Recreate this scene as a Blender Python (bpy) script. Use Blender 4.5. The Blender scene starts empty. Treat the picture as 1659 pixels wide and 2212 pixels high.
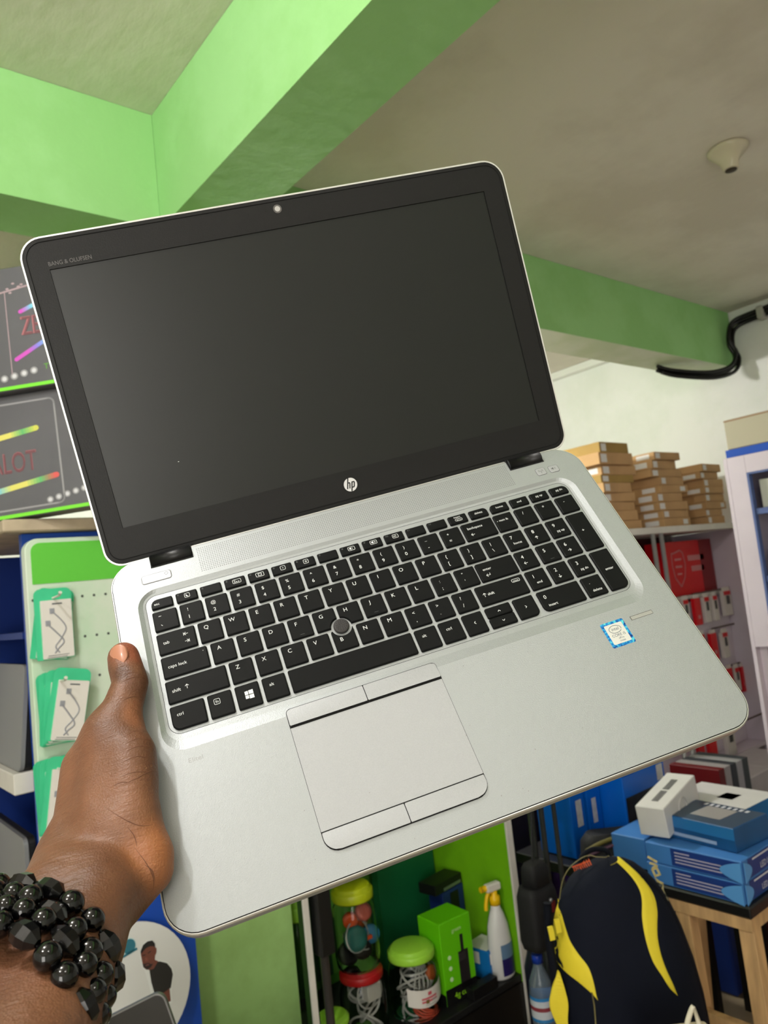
import bpy, bmesh, math, random
import numpy as np
from mathutils import Vector, Matrix, Euler
random.seed(7)
SC = bpy.context.scene
COL = SC.collection
PI = math.pi
# ---------------------------------------------------------------- camera
CAM_R = np.array([[0.7756124, -0.62189965, -0.10801035],      # camera right in world axes
                  [-0.02279499, 0.14340816, -0.98940108],     # camera down
                  [0.63079775, 0.76985384, 0.09705295]])      # camera forward
CAM_P = np.array([0, 0, 1.5])
FPX = 1640.87
cd = bpy.data.cameras.new('camera'); cam = bpy.data.objects.new('camera', cd); COL.objects.link(cam)
m = Matrix.Identity(4)
for i in range(3):
    m[i][0] = CAM_R[0][i]; m[i][1] = -CAM_R[1][i]; m[i][2] = -CAM_R[2][i]; m[i][3] = CAM_P[i]
cam.matrix_world = m
cd.sensor_fit = 'VERTICAL'; cd.sensor_height = 24.0; cd.lens = FPX / 2212 * 24.0
cd.clip_start = .02; cd.clip_end = 50
cd.dof.use_dof = True; cd.dof.focus_distance = .50; cd.dof.aperture_fstop = (FPX / 2212 * 24.0) / 1000 / .0017
SC.camera = cam
# ---------------------------------------------------------------- world, exposure, lights
SC.view_settings.view_transform = 'Standard'; SC.view_settings.look = 'None'
SC.view_settings.exposure = 0.0; SC.view_settings.gamma = 1.0
SC.view_settings.use_curve_mapping = False
SC.cycles.use_denoising = True
SC.cycles.max_bounces = 8; SC.cycles.diffuse_bounces = 5; SC.cycles.glossy_bounces = 4
SC.cycles.sample_clamp_indirect = 4; SC.cycles.caustics_reflective = False; SC.cycles.caustics_refractive = True
w = bpy.data.worlds.new('world'); SC.world = w; w.use_nodes = True
w.node_tree.nodes['Background'].inputs[0].default_value = (.80, .88, 1, 1)
w.node_tree.nodes['Background'].inputs[1].default_value = .6
def lamp(name, loc, power, size, color=(1, .985, .955), target=None, kind='AREA', sy=None):
    l = bpy.data.lights.new(name, kind); l.energy = power; l.color = color
    if kind == 'AREA':
        l.size = size
        if sy: l.shape = 'RECTANGLE'; l.size_y = sy
    else: l.shadow_soft_size = size
    o = bpy.data.objects.new(name, l); COL.objects.link(o); o.location = loc
    if target is not None:
        o.rotation_euler = (Vector(target) - Vector(loc)).to_track_quat('-Z', 'Y').to_euler()
    return o
lamp('ceiling_bulb', (-.30, .62, 2.80), 44, .05, kind='POINT')
lamp('ceiling_bulb', (-.95, .10, 2.80), 27, .05, kind='POINT')
lamp('ceiling_bulb', (.05, -.75, 2.80), 9, .05, kind='POINT')
lamp('ceiling_bulb', (2.0, 2.8, 2.5), 95, .06, color=(1, .98, .93), kind='POINT')
lamp('fill_light', (-2.2, -1.6, 1.5), 70, 1.6, target=(1, 1, 1.4), sy=1.9, color=(1, .96, .9))  # added fill light behind the camera for ambient and ceiling; no door is built
# ---------------------------------------------------------------- pixel <-> world
def ray(px, py):
    return CAM_R.T @ np.array([(px - 829.5) / FPX, (py - 1106.) / FPX, 1.])
def PX(px, py, x): v = ray(px, py); return Vector(CAM_P + v * (x / v[0]))
def PY(px, py, y): v = ray(px, py); return Vector(CAM_P + v * (y / v[1]))
def PZ(px, py, z): v = ray(px, py); return Vector(CAM_P + v * ((z - 1.5) / v[2]))
def PD(px, py, d): return Vector(CAM_P + ray(px, py) * d)
# ---------------------------------------------------------------- materials
def s2l(c):
    return tuple(((v / 255) / 12.92 if v / 255 <= .04045 else ((v / 255 + .055) / 1.055) ** 2.4) for v in c)
MATS = {}
def mat(name, rgb, rough=.5, metal=0., var=0., scale=20., bump=0., bscale=60., spec=.5, coat=0., trans=0., ior=1.45, emit=0., sss=0., stretch=None, srgb=True):
    if name in MATS: return MATS[name]
    mt = bpy.data.materials.new(name); mt.use_nodes = True; nt = mt.node_tree; N = nt.nodes; L = nt.links
    b = N['Principled BSDF']; c = s2l(rgb) if srgb else rgb
    b.inputs['Base Color'].default_value = (*c, 1); b.inputs['Roughness'].default_value = rough
    b.inputs['Metallic'].default_value = metal; b.inputs['Specular IOR Level'].default_value = spec
    b.inputs['Coat Weight'].default_value = coat; b.inputs['Coat Roughness'].default_value = .08
    b.inputs['Transmission Weight'].default_value = trans; b.inputs['IOR'].default_value = ior
    if sss: b.inputs['Subsurface Weight'].default_value = sss; b.inputs['Subsurface Radius'].default_value = (.006, .002, .001); b.inputs['Subsurface Scale'].default_value = 1
    if emit: b.inputs['Emission Color'].default_value = (*c, 1); b.inputs['Emission Strength'].default_value = emit
    co = N.new('ShaderNodeTexCoord'); src = co.outputs['Object']
    if stretch:
        mp = N.new('ShaderNodeMapping'); mp.inputs['Scale'].default_value = stretch; L.new(src, mp.inputs[0]); src = mp.outputs[0]
    if var:
        n = N.new('ShaderNodeTexNoise'); n.inputs['Scale'].default_value = scale; n.inputs['Detail'].default_value = 4; L.new(src, n.inputs['Vector'])
        r = N.new('ShaderNodeMapRange'); r.inputs[1].default_value = .3; r.inputs[2].default_value = .7; r.inputs[3].default_value = 1 - var; r.inputs[4].default_value = 1 + var; L.new(n.outputs['Fac'], r.inputs[0])
        mx = N.new('ShaderNodeVectorMath'); mx.operation = 'SCALE'; mx.inputs[0].default_value = c; L.new(r.outputs[0], mx.inputs['Scale']); L.new(mx.outputs[0], b.inputs['Base Color'])
    if bump:
        n = N.new('ShaderNodeTexNoise'); n.inputs['Scale'].default_value = bscale; n.inputs['Detail'].default_value = 5; L.new(src, n.inputs['Vector'])
        bp = N.new('ShaderNodeBump'); bp.inputs['Strength'].default_value = bump; bp.inputs['Distance'].default_value = .003; L.new(n.outputs['Fac'], bp.inputs['Height']); L.new(bp.outputs[0], b.inputs['Normal'])
    MATS[name] = mt; return mt
def two_tone(name, rgb1, rgb2, scale=3., lo=.45, hi=.6, **k):
    """a painted surface with broad patches of a second tone"""
    if name in MATS: return MATS[name]
    mt = mat(name, rgb1, **k); nt = mt.node_tree; N = nt.nodes; L = nt.links
    co = N.new('ShaderNodeTexCoord'); n = N.new('ShaderNodeTexNoise'); n.inputs['Scale'].default_value = scale; n.inputs['Detail'].default_value = 6; n.inputs['Roughness'].default_value = .6
    L.new(co.outputs['Object'], n.inputs['Vector'])
    r = N.new('ShaderNodeValToRGB'); r.color_ramp.elements[0].position = lo; r.color_ramp.elements[1].position = hi
    r.color_ramp.elements[0].color = (*s2l(rgb1), 1); r.color_ramp.elements[1].color = (*s2l(rgb2), 1)
    L.new(n.outputs['Fac'], r.inputs[0]); L.new(r.outputs[0], N['Principled BSDF'].inputs['Base Color'])
    return mt
CEIL = two_tone('ceiling_plaster', (232, 226, 215), (219, 212, 200), scale=1.6, rough=.8, spec=.25, bump=.9, bscale=24, stretch=(1, .45, 1))
GREEN = two_tone('green_paint', (152, 205, 132), (160, 212, 142), scale=3, rough=.8, spec=.2, bump=.7, bscale=20)
WHITEW = two_tone('white_wall_paint', (240, 240, 238), (233, 235, 230), scale=2.5, rough=.7, bump=.3, bscale=14)
PALEG = two_tone('pale_green_paint', (205, 214, 190), (190, 205, 170), scale=3, rough=.6, bump=.3, bscale=20)
PILLAR = two_tone('green_pillar_paint', (172, 216, 134), (156, 196, 116), scale=6, lo=.4, hi=.65, rough=.55, bump=.6, bscale=16)
BLUE = mat('blue_board', (14, 70, 170), rough=.45, var=.12, scale=3)
TRIMB = mat('muted_blue_trim', (84, 100, 150), rough=.5)
NAVY = mat('navy_board', (10, 44, 120), rough=.5, var=.1, scale=3)
WHITE = mat('white_plastic', (232, 232, 228), rough=.4)
OFFW = mat('off_white', (214, 210, 202), rough=.5, var=.05)
LILAC = mat('lilac_laminate', (205, 193, 204), rough=.45, var=.06, scale=5)
BLACK = mat('black_plastic', (14, 14, 15), rough=.4)
DARK = mat('dark_void', (8, 8, 10), rough=.8)
CARD = mat('brown_cardboard', (184, 146, 102), rough=.8, var=.12, scale=8, bump=.2)
CARD2 = mat('yellowish_cardboard', (158, 128, 70), rough=.8, var=.1, scale=8, bump=.2)
WOOD = mat('pale_stool_wood', (196, 158, 112), rough=.55, var=.25, scale=6, stretch=(6, 6, .8))
GREYM = mat('grey_metal', (150, 152, 155), rough=.35, metal=.8)
# ---------------------------------------------------------------- mesh helpers
def rrect(x0, x1, y0, y1, r, n=6):
    """rounded rectangle outline, counter-clockwise; r may be a 4-list (bl, br, tr, tl)"""
    rs = r if isinstance(r, (list, tuple)) else [r] * 4
    cs = [(x0 + rs[0], y0 + rs[0], PI, rs[0]), (x1 - rs[1], y0 + rs[1], 1.5 * PI, rs[1]), (x1 - rs[2], y1 - rs[2], 0, rs[2]), (x0 + rs[3], y1 - rs[3], .5 * PI, rs[3])]
    return [(cx + rr * math.cos(a + k / n * PI / 2), cy + rr * math.sin(a + k / n * PI / 2)) for cx, cy, a, rr in cs for k in range(n + 1)]
def ell(cx, cy, rx, ry=None, n=24):
    ry = ry or rx
    return [(cx + rx * math.cos(2 * PI * k / n), cy + ry * math.sin(2 * PI * k / n)) for k in range(n)]
class MB:
    def __init__(s): s.v = []; s.f = []; s.m = []; s.sm = []
    def add(s, vs, fs, mi=0, smooth=False):
        b = len(s.v); s.v += [tuple(v) for v in vs]
        for f in fs: s.f.append([i + b for i in f]); s.m.append(mi); s.sm.append(smooth)
        return s
    def box(s, x0, x1, y0, y1, z0, z1, mi=0, bev=0):
        if bev:
            o = rrect(x0, x1, y0, y1, bev, 2); i = rrect(x0 + bev, x1 - bev, y0 + bev, y1 - bev, 1e-5, 2)
            s.loft([(i, z0), (o, z0 + bev), (o, z1 - bev), (i, z1)], mi=mi); return s
        vs = [(x, y, z) for x in (x0, x1) for y in (y0, y1) for z in (z0, z1)]
        return s.add(vs, [(0, 1, 3, 2), (4, 6, 7, 5), (0, 4, 5, 1), (2, 3, 7, 6), (0, 2, 6, 4), (1, 5, 7, 3)], mi)
    def loft(s, rings, mi=0, caps=(True, True), mis=None, smooth=False):
        """rings: list of (outline, z) with equal point counts"""
        n = len(rings[0][0]); b = len(s.v)
        for o, z in rings: s.v += [(p[0], p[1], z if len(p) < 3 else p[2]) for p in o]
        for k in range(len(rings) - 1):
            for i in range(n):
                j = (i + 1) % n
                s.f.append([b + k * n + i, b + k * n + j, b + (k + 1) * n + j, b + (k + 1) * n + i]); s.m.append(mis[k] if mis else mi); s.sm.append(smooth)
        if caps[0]: s.f.append([b + i for i in reversed(range(n))]); s.m.append(mis[0] if mis else mi); s.sm.append(False)
        if caps[1]: s.f.append([b + (len(rings) - 1) * n + i for i in range(n)]); s.m.append(mis[-1] if mis else mi); s.sm.append(False)
        return s
    def prism(s, o, z0, z1, mi=0): return s.loft([(o, z0), (o, z1)], mi=mi)
    def lathe(s, prof, n=24, mi=0, c=(0, 0, 0), smooth=True, caps=(True, True), mis=None):
        return s.loft([([(c[0] + r * math.cos(2 * PI * k / n), c[1] + r * math.sin(2 * PI * k / n)) for k in range(n)], c[2] + z) for r, z in prof], mi=mi, smooth=smooth, caps=caps, mis=mis)
    def tube(s, pts, r, n=8, mi=0, closed=False, smooth=True):
        pts = [Vector(p) for p in pts]; rr = r if isinstance(r, (list, tuple)) else [r] * len(pts)
        b = len(s.v); up = Vector((0, 0, 1)); N_ = len(pts); prev = None
        for i, p in enumerate(pts):
            t = (pts[(i + 1) % N_] - pts[i - 1]) if closed else (pts[min(i + 1, N_ - 1)] - pts[max(i - 1, 0)])
            t.normalize()
            if prev is None: a = t.cross(up if abs(t.z) < .9 else Vector((1, 0, 0))).normalized()
            else: a = (prev - t * prev.dot(t)).normalized()
            prev = a; c = t.cross(a)
            for k in range(n):
                q = p + (a * math.cos(2 * PI * k / n) + c * math.sin(2 * PI * k / n)) * rr[i]; s.v.append(tuple(q))
        for i in range(N_ if closed else N_ - 1):
            for k in range(n):
                i2 = (i + 1) % N_; k2 = (k + 1) % n
                s.f.append([b + i * n + k, b + i2 * n + k, b + i2 * n + k2, b + i * n + k2]); s.m.append(mi); s.sm.append(smooth)
        if not closed:
            s.f.append([b + k for k in reversed(range(n))]); s.m.append(mi); s.sm.append(False)
            s.f.append([b + (N_ - 1) * n + k for k in range(n)]); s.m.append(mi); s.sm.append(False)
        return s
    def sphere(s, c, r, nu=12, nv=8, mi=0, sc=(1, 1, 1)):
        prof = [(max(r * math.sin(PI * k / nv), 1e-6), -r * math.cos(PI * k / nv)) for k in range(nv + 1)]
        b = len(s.v); s.lathe(prof, nu, mi, (0, 0, 0))
        for i in range(b, len(s.v)): x, y, z = s.v[i]; s.v[i] = (c[0] + x * sc[0], c[1] + y * sc[1], c[2] + z * sc[2])
        return s
    def xf(s, M, start=0):
        for i in range(start, len(s.v)): s.v[i] = tuple(M @ Vector(s.v[i]))
        return s
    def mesh(s, name, mats):
        me = bpy.data.meshes.new(name); me.from_pydata(s.v, [], s.f); me.update()
        for mt in (mats if isinstance(mats, (list, tuple)) else [mats]): me.materials.append(mt)
        me.polygons.foreach_set('material_index', s.m); me.polygons.foreach_set('use_smooth', s.sm)
        return me
    def build(s, name, mats, parent=None, loc=None, rot=None):
        return link(name, s.mesh(name, mats), parent, loc, rot)
def link(name, me, parent=None, loc=None, rot=None):
    o = bpy.data.objects.new(name, me); COL.objects.link(o)
    if parent: o.parent = parent
    if loc is not None: o.location = loc
    if rot is not None: o.rotation_euler = rot
    return o
def tag(o, label=None, cat=None, group=None, kind=None):
    if label: o['label'] = label
    if cat: o['category'] = cat
    if group: o['group'] = group
    if kind: o['kind'] = kind
    return o
def thing(name, label, cat, loc=(0, 0, 0), rz=0., group=None, M=None):
    o = bpy.data.objects.new(name, None); COL.objects.link(o); o.empty_display_size = .05
    if M is not None: o.matrix_world = M
    else: o.location = loc; o.rotation_euler = (0, 0, rz)
    return tag(o, label, cat, group)
def copy_thing(src, label, loc=None, rz=None, group=None):
    r = src.copy(); COL.objects.link(r); r['label'] = label
    if group: r['group'] = group
    if loc is not None: r.location = loc
    if rz is not None: r.rotation_euler = (0, 0, rz)
    for ch in list(src.children):
        c = ch.copy(); COL.objects.link(c); c.parent = r
        for g in ch.children: d = g.copy(); COL.objects.link(d); d.parent = c
    return r
def struct(name, mb, mats, **k): return tag(mb.build(name, mats, **k), kind='structure')
TXT = {}
def text_tris(s, size):
    """flat lettering as (verts, faces) with its centre at the origin"""
    key = s
    if key not in TXT:
        cu = bpy.data.curves.new('t', 'FONT'); cu.body = s; cu.size = 1; cu.resolution_u = 3; cu.align_x = 'CENTER'
        o = bpy.data.objects.new('t', cu); me = o.to_mesh()
        vs = [(v.co.x, v.co.y) for v in me.vertices]; fs = [tuple(p.vertices) for p in me.polygons]
        o.to_mesh_clear(); bpy.data.objects.remove(o); bpy.data.curves.remove(cu)
        TXT[key] = (vs, fs)
    vs, fs = TXT[key]
    return [(x * size, y * size) for x, y in vs], fs
def add_text(mb, s, x, y, z, size, mi=0, align='c', sx=1., rot=0.):
    vs, fs = text_tris(s, size)
    if not vs: return
    lo = min(v[0] for v in vs); hi = max(v[0] for v in vs)
    off = {'c': -(lo + hi) / 2, 'l': -lo, 'r': -hi}[align]
    ca, sa = math.cos(rot), math.sin(rot)
    mb.add([(x + ((vx + off) * sx) * ca - vy * sa, y + ((vx + off) * sx) * sa + vy * ca, z) for vx, vy in vs], fs, mi)
def stroke(mb, pts, wd, z, mi=0, closed=False):
    """flat line of width wd along 2-D points"""
    n = len(pts)
    for i in range(n if closed else n - 1):
        a = Vector(pts[i]).to_2d(); b = Vector(pts[(i + 1) % n]).to_2d(); d = (b - a)
        if d.length < 1e-9: continue
        d.normalize(); q = Vector((-d.y, d.x)) * wd / 2; e = d * wd * .35
        P = [a - e + q, a - e - q, b + e - q, b + e + q]
        mb.add([(p.x, p.y, z) for p in P], [(0, 1, 2, 3)], mi)

# ================================================================ the room
H = 2.90; ZB = 2.56
struct('ceiling', MB().box(-2.5, 4.62, -2.6, 4.9, H, H + .12), CEIL)
struct('wall_far', MB().box(4.50, 4.62, -2.6, 4.9, 0, H), WHITEW)
struct('wall_back', MB().box(-2.5, 4.50, 4.78, 4.9, 0, H), WHITEW)
struct('wall_left', MB().box(-2.62, -2.5, -2.6, 4.9, 0, H), WHITEW)
struct('wall_behind', MB().box(-2.5, 4.5, -2.72, -2.6, 0, H), WHITEW)
struct('floor', MB().box(-2.6, 4.62, -2.7, 4.9, -.1, 0), mat('floor_tiles', (150, 134, 108), rough=.35, var=.1, scale=3))
struct('ceiling_beam', MB().box(.877, 1.085, -2.6, 4.78, ZB, H - .001), GREEN)
struct('ceiling_beam', MB().box(-2.5, .876, 1.914, 2.11, ZB, H - .001), GREEN)
b = MB().box(1.086, 4.49, 2.05, 2.27, ZB, H - .001); b.m = [0] * 6
b.m[4] = 1  # underside
struct('ceiling_beam', b, [GREEN, PALEG])
b = MB().box(4.44, 4.499, 2.28, 4.7, H - .05, H - .002)
struct('trim_1', b, WHITE)
struct('pillar', MB().box(.80, 1.09, 1.916, 2.2, 0, ZB - .001), PILLAR)
struct('trim_2', MB().box(.782, .799, 1.90, 1.93, 0, 1.7), mat('brown_edge', (120, 100, 84), rough=.6))

# ceiling rose
t = thing('lamp_holder', 'cream batten lamp holder with no bulb screwed to the ceiling', 'lamp holder', PZ(1572, 322, H - .002))
CR = mat('cream_bakelite', (214, 206, 182), rough=.25)
mb = MB()
n = 36
def rose(r, wob): return [((r + wob * math.cos(3 * a)) * math.cos(a), (r + wob * math.cos(3 * a)) * math.sin(a)) for a in [2 * PI * k / n for k in range(n)]]
mb.loft([(rose(.068, 0), 0), (rose(.070, 0), -.006), (rose(.062, .004), -.016), (rose(.044, .007), -.032), (rose(.031, .003), -.052), (rose(.027, 0), -.074), (rose(.024, 0), -.078)], smooth=True)
mb.build('base', CR, t)
MB().lathe([(.020, -.0775), (.020, -.080), (.001, -.0801)], 24).build('socket_opening', mat('brown_socket', (60, 48, 34), rough=.6), t)

# cable along the wall, down the beam end
def smooth_path(P, k=6):
    P = [Vector(p) for p in P]; out = []
    for i in range(len(P) - 1):
        p0, p1, p2, p3 = P[max(i - 1, 0)], P[i], P[i + 1], P[min(i + 2, len(P) - 1)]
        for j in range(k):
            u = j / k
            out.append(.5 * ((2 * p1) + (p2 - p0) * u + (2 * p0 - 5 * p1 + 4 * p2 - p3) * u * u + (3 * p1 - p0 - 3 * p2 + p3) * u ** 3))
    out.append(P[-1]); return out
CAB = mat('black_cable', (12, 12, 13), rough=.35)
mb = MB()
for k, (dx, dy, dz) in enumerate([(0, 0, 0), (-.02, .012, -.015), (-.008, -.02, -.03), (-.03, -.008, .004)]):
    P = [(4.47, .6, 2.84), (4.47, 1.5, 2.84), (4.46, 1.88, 2.83), (4.43, 2.0, 2.80), (4.40, 2.015, 2.70), (4.42, 2.0, 2.62), (4.36, 2.01, 2.54), (4.2, 2.06, 2.50), (4.0, 2.16, 2.52), (3.9, 2.2, 2.545)]
    mb.tube(smooth_path([(x + dx, y + dy * .6 , z + dz) for x, y, z in P]), .011, 7)
t = thing('cable_bundle', 'black cable bundle running along the wall top and round the beam end', 'cable')
mb.build('cable', CAB, t)
CL = mat('clear_tape', (170, 168, 160), rough=.3)
for P in [(4.45, 1.84, 2.825), (4.455, 1.45, 2.83)]:
    MB().box(P[0] - .035, P[0] + .03, P[1] - .02, P[1] + .02, P[2] - .045, P[2] + .03, bev=.008).build('cable_clip', CL, t)
#MORE
# ================================================================ the laptop (local axes in metres: x right, y to the hinge, z out of the deck)
LR = np.array([[0.9407207976507825, -0.3388735083227749, 0.0144611971942019], [-0.2579530214704305, -0.7424660413604043, -0.6182268322718495], [0.22023764342534868, 0.5778485292735668, -0.7858666920253232]])
LT = np.array([-.11554460527, .23328711134, .40696781942])
WR = CAM_R.T @ LR; WT = CAM_P + CAM_R.T @ LT
LM = Matrix.Identity(4)
for i in range(3):
    for j in range(3): LM[i][j] = WR[i][j]
    LM[i][3] = WT[i]
MM = .001
def lp_ray(px, py, h):
    """laptop-local point (mm) where a picture ray meets the plane h mm above the deck"""
    d = LR.T @ np.array([(px - 829.5) / FPX, (py - 1106.) / FPX, 1.]); o = -LR.T @ (LT * 1000)
    s = (h - o[2]) / d[2]; return o + d * s
SILVER = mat('silver_laptop_finish', (163, 167, 168), rough=.42, metal=.55, var=.035, scale=1400, bump=.10, bscale=1500)
SILVER2 = mat('satin_silver', (206, 206, 204), rough=.30, metal=.7)
KEYM = mat('black_keycap', (15, 16, 16), rough=.45, spec=.10)
LEG = mat('white_key_print', (225, 228, 226), rough=.5, spec=.2)
LEGD = mat('dim_key_print', (105, 108, 108), rough=.5, spec=.2)
GAP = mat('black_gap', (5, 5, 5), rough=.8)
BEZ = mat('black_bezel_plastic', (27, 27, 27), rough=.42, spec=.25, var=.05, scale=300, bump=.05, bscale=900)
SCR = mat('matte_screen', (14, 17, 15), rough=.34, spec=.5)
lap = thing('laptop', 'open silver laptop with black keyboard and switched-off screen held in the hand', 'laptop', M=LM)
LW, LD = 383., 258.8
def mm(o): return [(p[0] * MM, p[1] * MM) if len(p) < 3 else (p[0] * MM, p[1] * MM, p[2] * MM) for p in o]
def deck_o(i, n=8): return mm(rrect(i, LW - i, i, LD - i, [20 - i, 20 - i, 22 - i, 22 - i], n))
# well outlines
def well(x0, x1, y0, y1, r): return mm(rrect(x0, x1, y0, y1, r, 8))
def arcz(o, z): return [(p[0], p[1], z * MM) for p in o]
mb = MB()
# body: underside, edge, rim, groove
mb.loft([(deck_o(9), -.0175), (deck_o(3), -.0165), (deck_o(.3), -.010), (deck_o(0), -.0035), (deck_o(0), -.0012), (deck_o(.6), -.0004), (deck_o(1.15), -.0004), (deck_o(1.2), -.0009), (deck_o(1.6), -.0009), (deck_o(1.65), 0)],
        caps=(True, False), mis=[0, 0, 0, 1, 1, 1, 2, 2, 2], smooth=False)
# deck top with the keyboard well cut out: bridge outer outline and well outline (same count)
W0 = well(16.3, 365.5, 104.6, 229.2, 15)
mb.loft([(deck_o(1.65), 0), (W0, 0)], caps=(False, False))
W1 = well(19.5, 361.5, 112.0, 226.8, 10.5); W2 = well(21.3, 359.6, 116.6, 225.0, 8.2)
mb.loft([(W0, 0), (W1, -.0017), (W2, -.0022)], caps=(False, False))
W3 = well(21.6, 359.3, 116.9, 224.7, 8)
mb.loft([(W2, -.0022), (W3, -.0022)], mi=2, caps=(False, False))
W3b = well(21.6, 359.3, 116.9, 224.7, 8)
mb.loft([(W3b, -.0022), (well(22.4, 358.5, 117.7, 223.9, 7.2), -.0022)], mi=0, caps=(False, True))
mb.build('base', [SILVER, SILVER2, GAP], lap)
# --- keys
U = 15.9
def key_mesh(wd, ht, rs, holes=None, top=-.0003):
    def outl(inset, z):
        o = rrect(inset, wd - inset, inset, ht - inset, [max(r - inset, .15) for r in rs], 4)
        if holes:
            # subdivide, then push points out of the pointing-stick hole
            q = []
            for i in range(len(o)):
                a = o[i]; b_ = o[(i + 1) % len(o)]; L_ = math.dist(a, b_); k = max(1, int(L_ / .5)) if True else 1
                q += [(a[0] + (b_[0] - a[0]) * j / k, a[1] + (b_[1] - a[1]) * j / k) for j in range(k)]
            hx, hy, hr = holes; hr = hr + inset * .9; o = []
            for p in q:
                d = math.hypot(p[0] - hx, p[1] - hy)
                if d < hr: p = (hx + (p[0] - hx) / d * hr, hy + (p[1] - hy) / d * hr)
                o.append(p)
        return mm(o), z
    def fixed(insets):
        base = None; res = []
        for ins, z in insets: res.append(outl(ins, z))
        n0 = min(len(r[0]) for r in res)
        if any(len(r[0]) != n0 for r in res):   # resample to a common count
            out = []
            for o, z in res:
                idx = [int(i * len(o) / n0) for i in range(n0)]; out.append(([o[i] for i in idx], z))
            return out
        return res
    m_ = MB(); m_.loft(fixed([(0, -.0022), (0, -.0012), (.25, -.0006), (.75, top)]), caps=(False, True))
    return m_.mesh('key', KEYM)
KCACHE = {}
def legend_for(items, x, y, wd, ht):
    m_ = MB(); z = -.00022
    for it in items:
        k = it[0]; c = it[-1] if it[-1] in (0, 1) and k != 'p' else 0
        if k == 't': add_text(m_, it[1], (x + it[2]) * MM, (y + ht - it[3]) * MM, z, it[4] * MM, mi=it[6] if len(it) > 6 else 0, align=it[5] if len(it) > 5 else 'c')
        elif k == 'l': stroke(m_, [((x + p[0]) * MM, (y + ht - p[1]) * MM) for p in it[1]], it[2] * MM, z, mi=it[4] if len(it) > 4 else 0, closed=it[3] if len(it) > 3 else False)
        elif k == 'f': m_.add([((x + p[0]) * MM, (y + ht - p[1]) * MM, z) for p in it[1]], [tuple(range(len(it[1])))])
    return m_
def arrow(cx, cy, d, L_=2.6, hd=1.1, wd=.35):
    v = {'l': (-1, 0), 'r': (1, 0), 'u': (0, -1), 'd': (0, 1)}[d]; p = (-v[1], v[0])
    tip = (cx + v[0] * L_ / 2, cy + v[1] * L_ / 2); tail = (cx - v[0] * L_ / 2, cy - v[1] * L_ / 2)
    a = (tip[0] - v[0] * hd + p[0] * hd, tip[1] - v[1] * hd + p[1] * hd); b_ = (tip[0] - v[0] * hd - p[0] * hd, tip[1] - v[1] * hd - p[1] * hd)
    return [('l', [tail, tip], wd), ('l', [a, tip, b_], wd)]
def chev(cx, cy, d, s=.9, wd=.38):
    v = {'l': (-1, 0), 'r': (1, 0), 'u': (0, -1), 'd': (0, 1)}[d]; p = (-v[1], v[0])
    return [('l', [(cx - v[0] * s / 2 + p[0] * s, cy - v[1] * s / 2 + p[1] * s), (cx + v[0] * s / 2, cy + v[1] * s / 2), (cx - v[0] * s / 2 - p[0] * s, cy - v[1] * s / 2 - p[1] * s)], wd)]
def frame(cx, cy, w_, h_, wd=.3):
    return [('l', [(p[0] + cx, p[1] + cy) for p in rrect(-w_ / 2, w_ / 2, -h_ / 2, h_ / 2, .7, 3)], wd, True)]
def add_key(x, y, wd, ht, items=(), rs=(1.1, 1.1, 1.1, 1.1), hole=None):
    if hole: me = key_mesh(wd, ht, rs, (hole[0] - x, hole[1] - y, hole[2]))
    else:
        kk = (round(wd, 2), round(ht, 2), tuple(rs))
        if kk not in KCACHE: KCACHE[kk] = key_mesh(wd, ht, rs)
        me = KCACHE[kk]
    o = link('key', me, lap, (x * MM, y * MM, 0))
    if items:
        lg = legend_for(items, 0, 0, wd, ht).build('key_legend', [LEG, LEGD], o)
    return o
ROWY = [118.9, 137.9, 156.5, 174.9, 193.8]; KH = 16.4
P1 = 18.08
def big(c): return [('t', c, 5.6, 6.3, 4.3)]
def dual(a, c, ay=5.2): return [('t', a, 5.4, ay + 1.2, 3.7), ('t', c, 5.4, 12.6, 4.1)]
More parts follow.
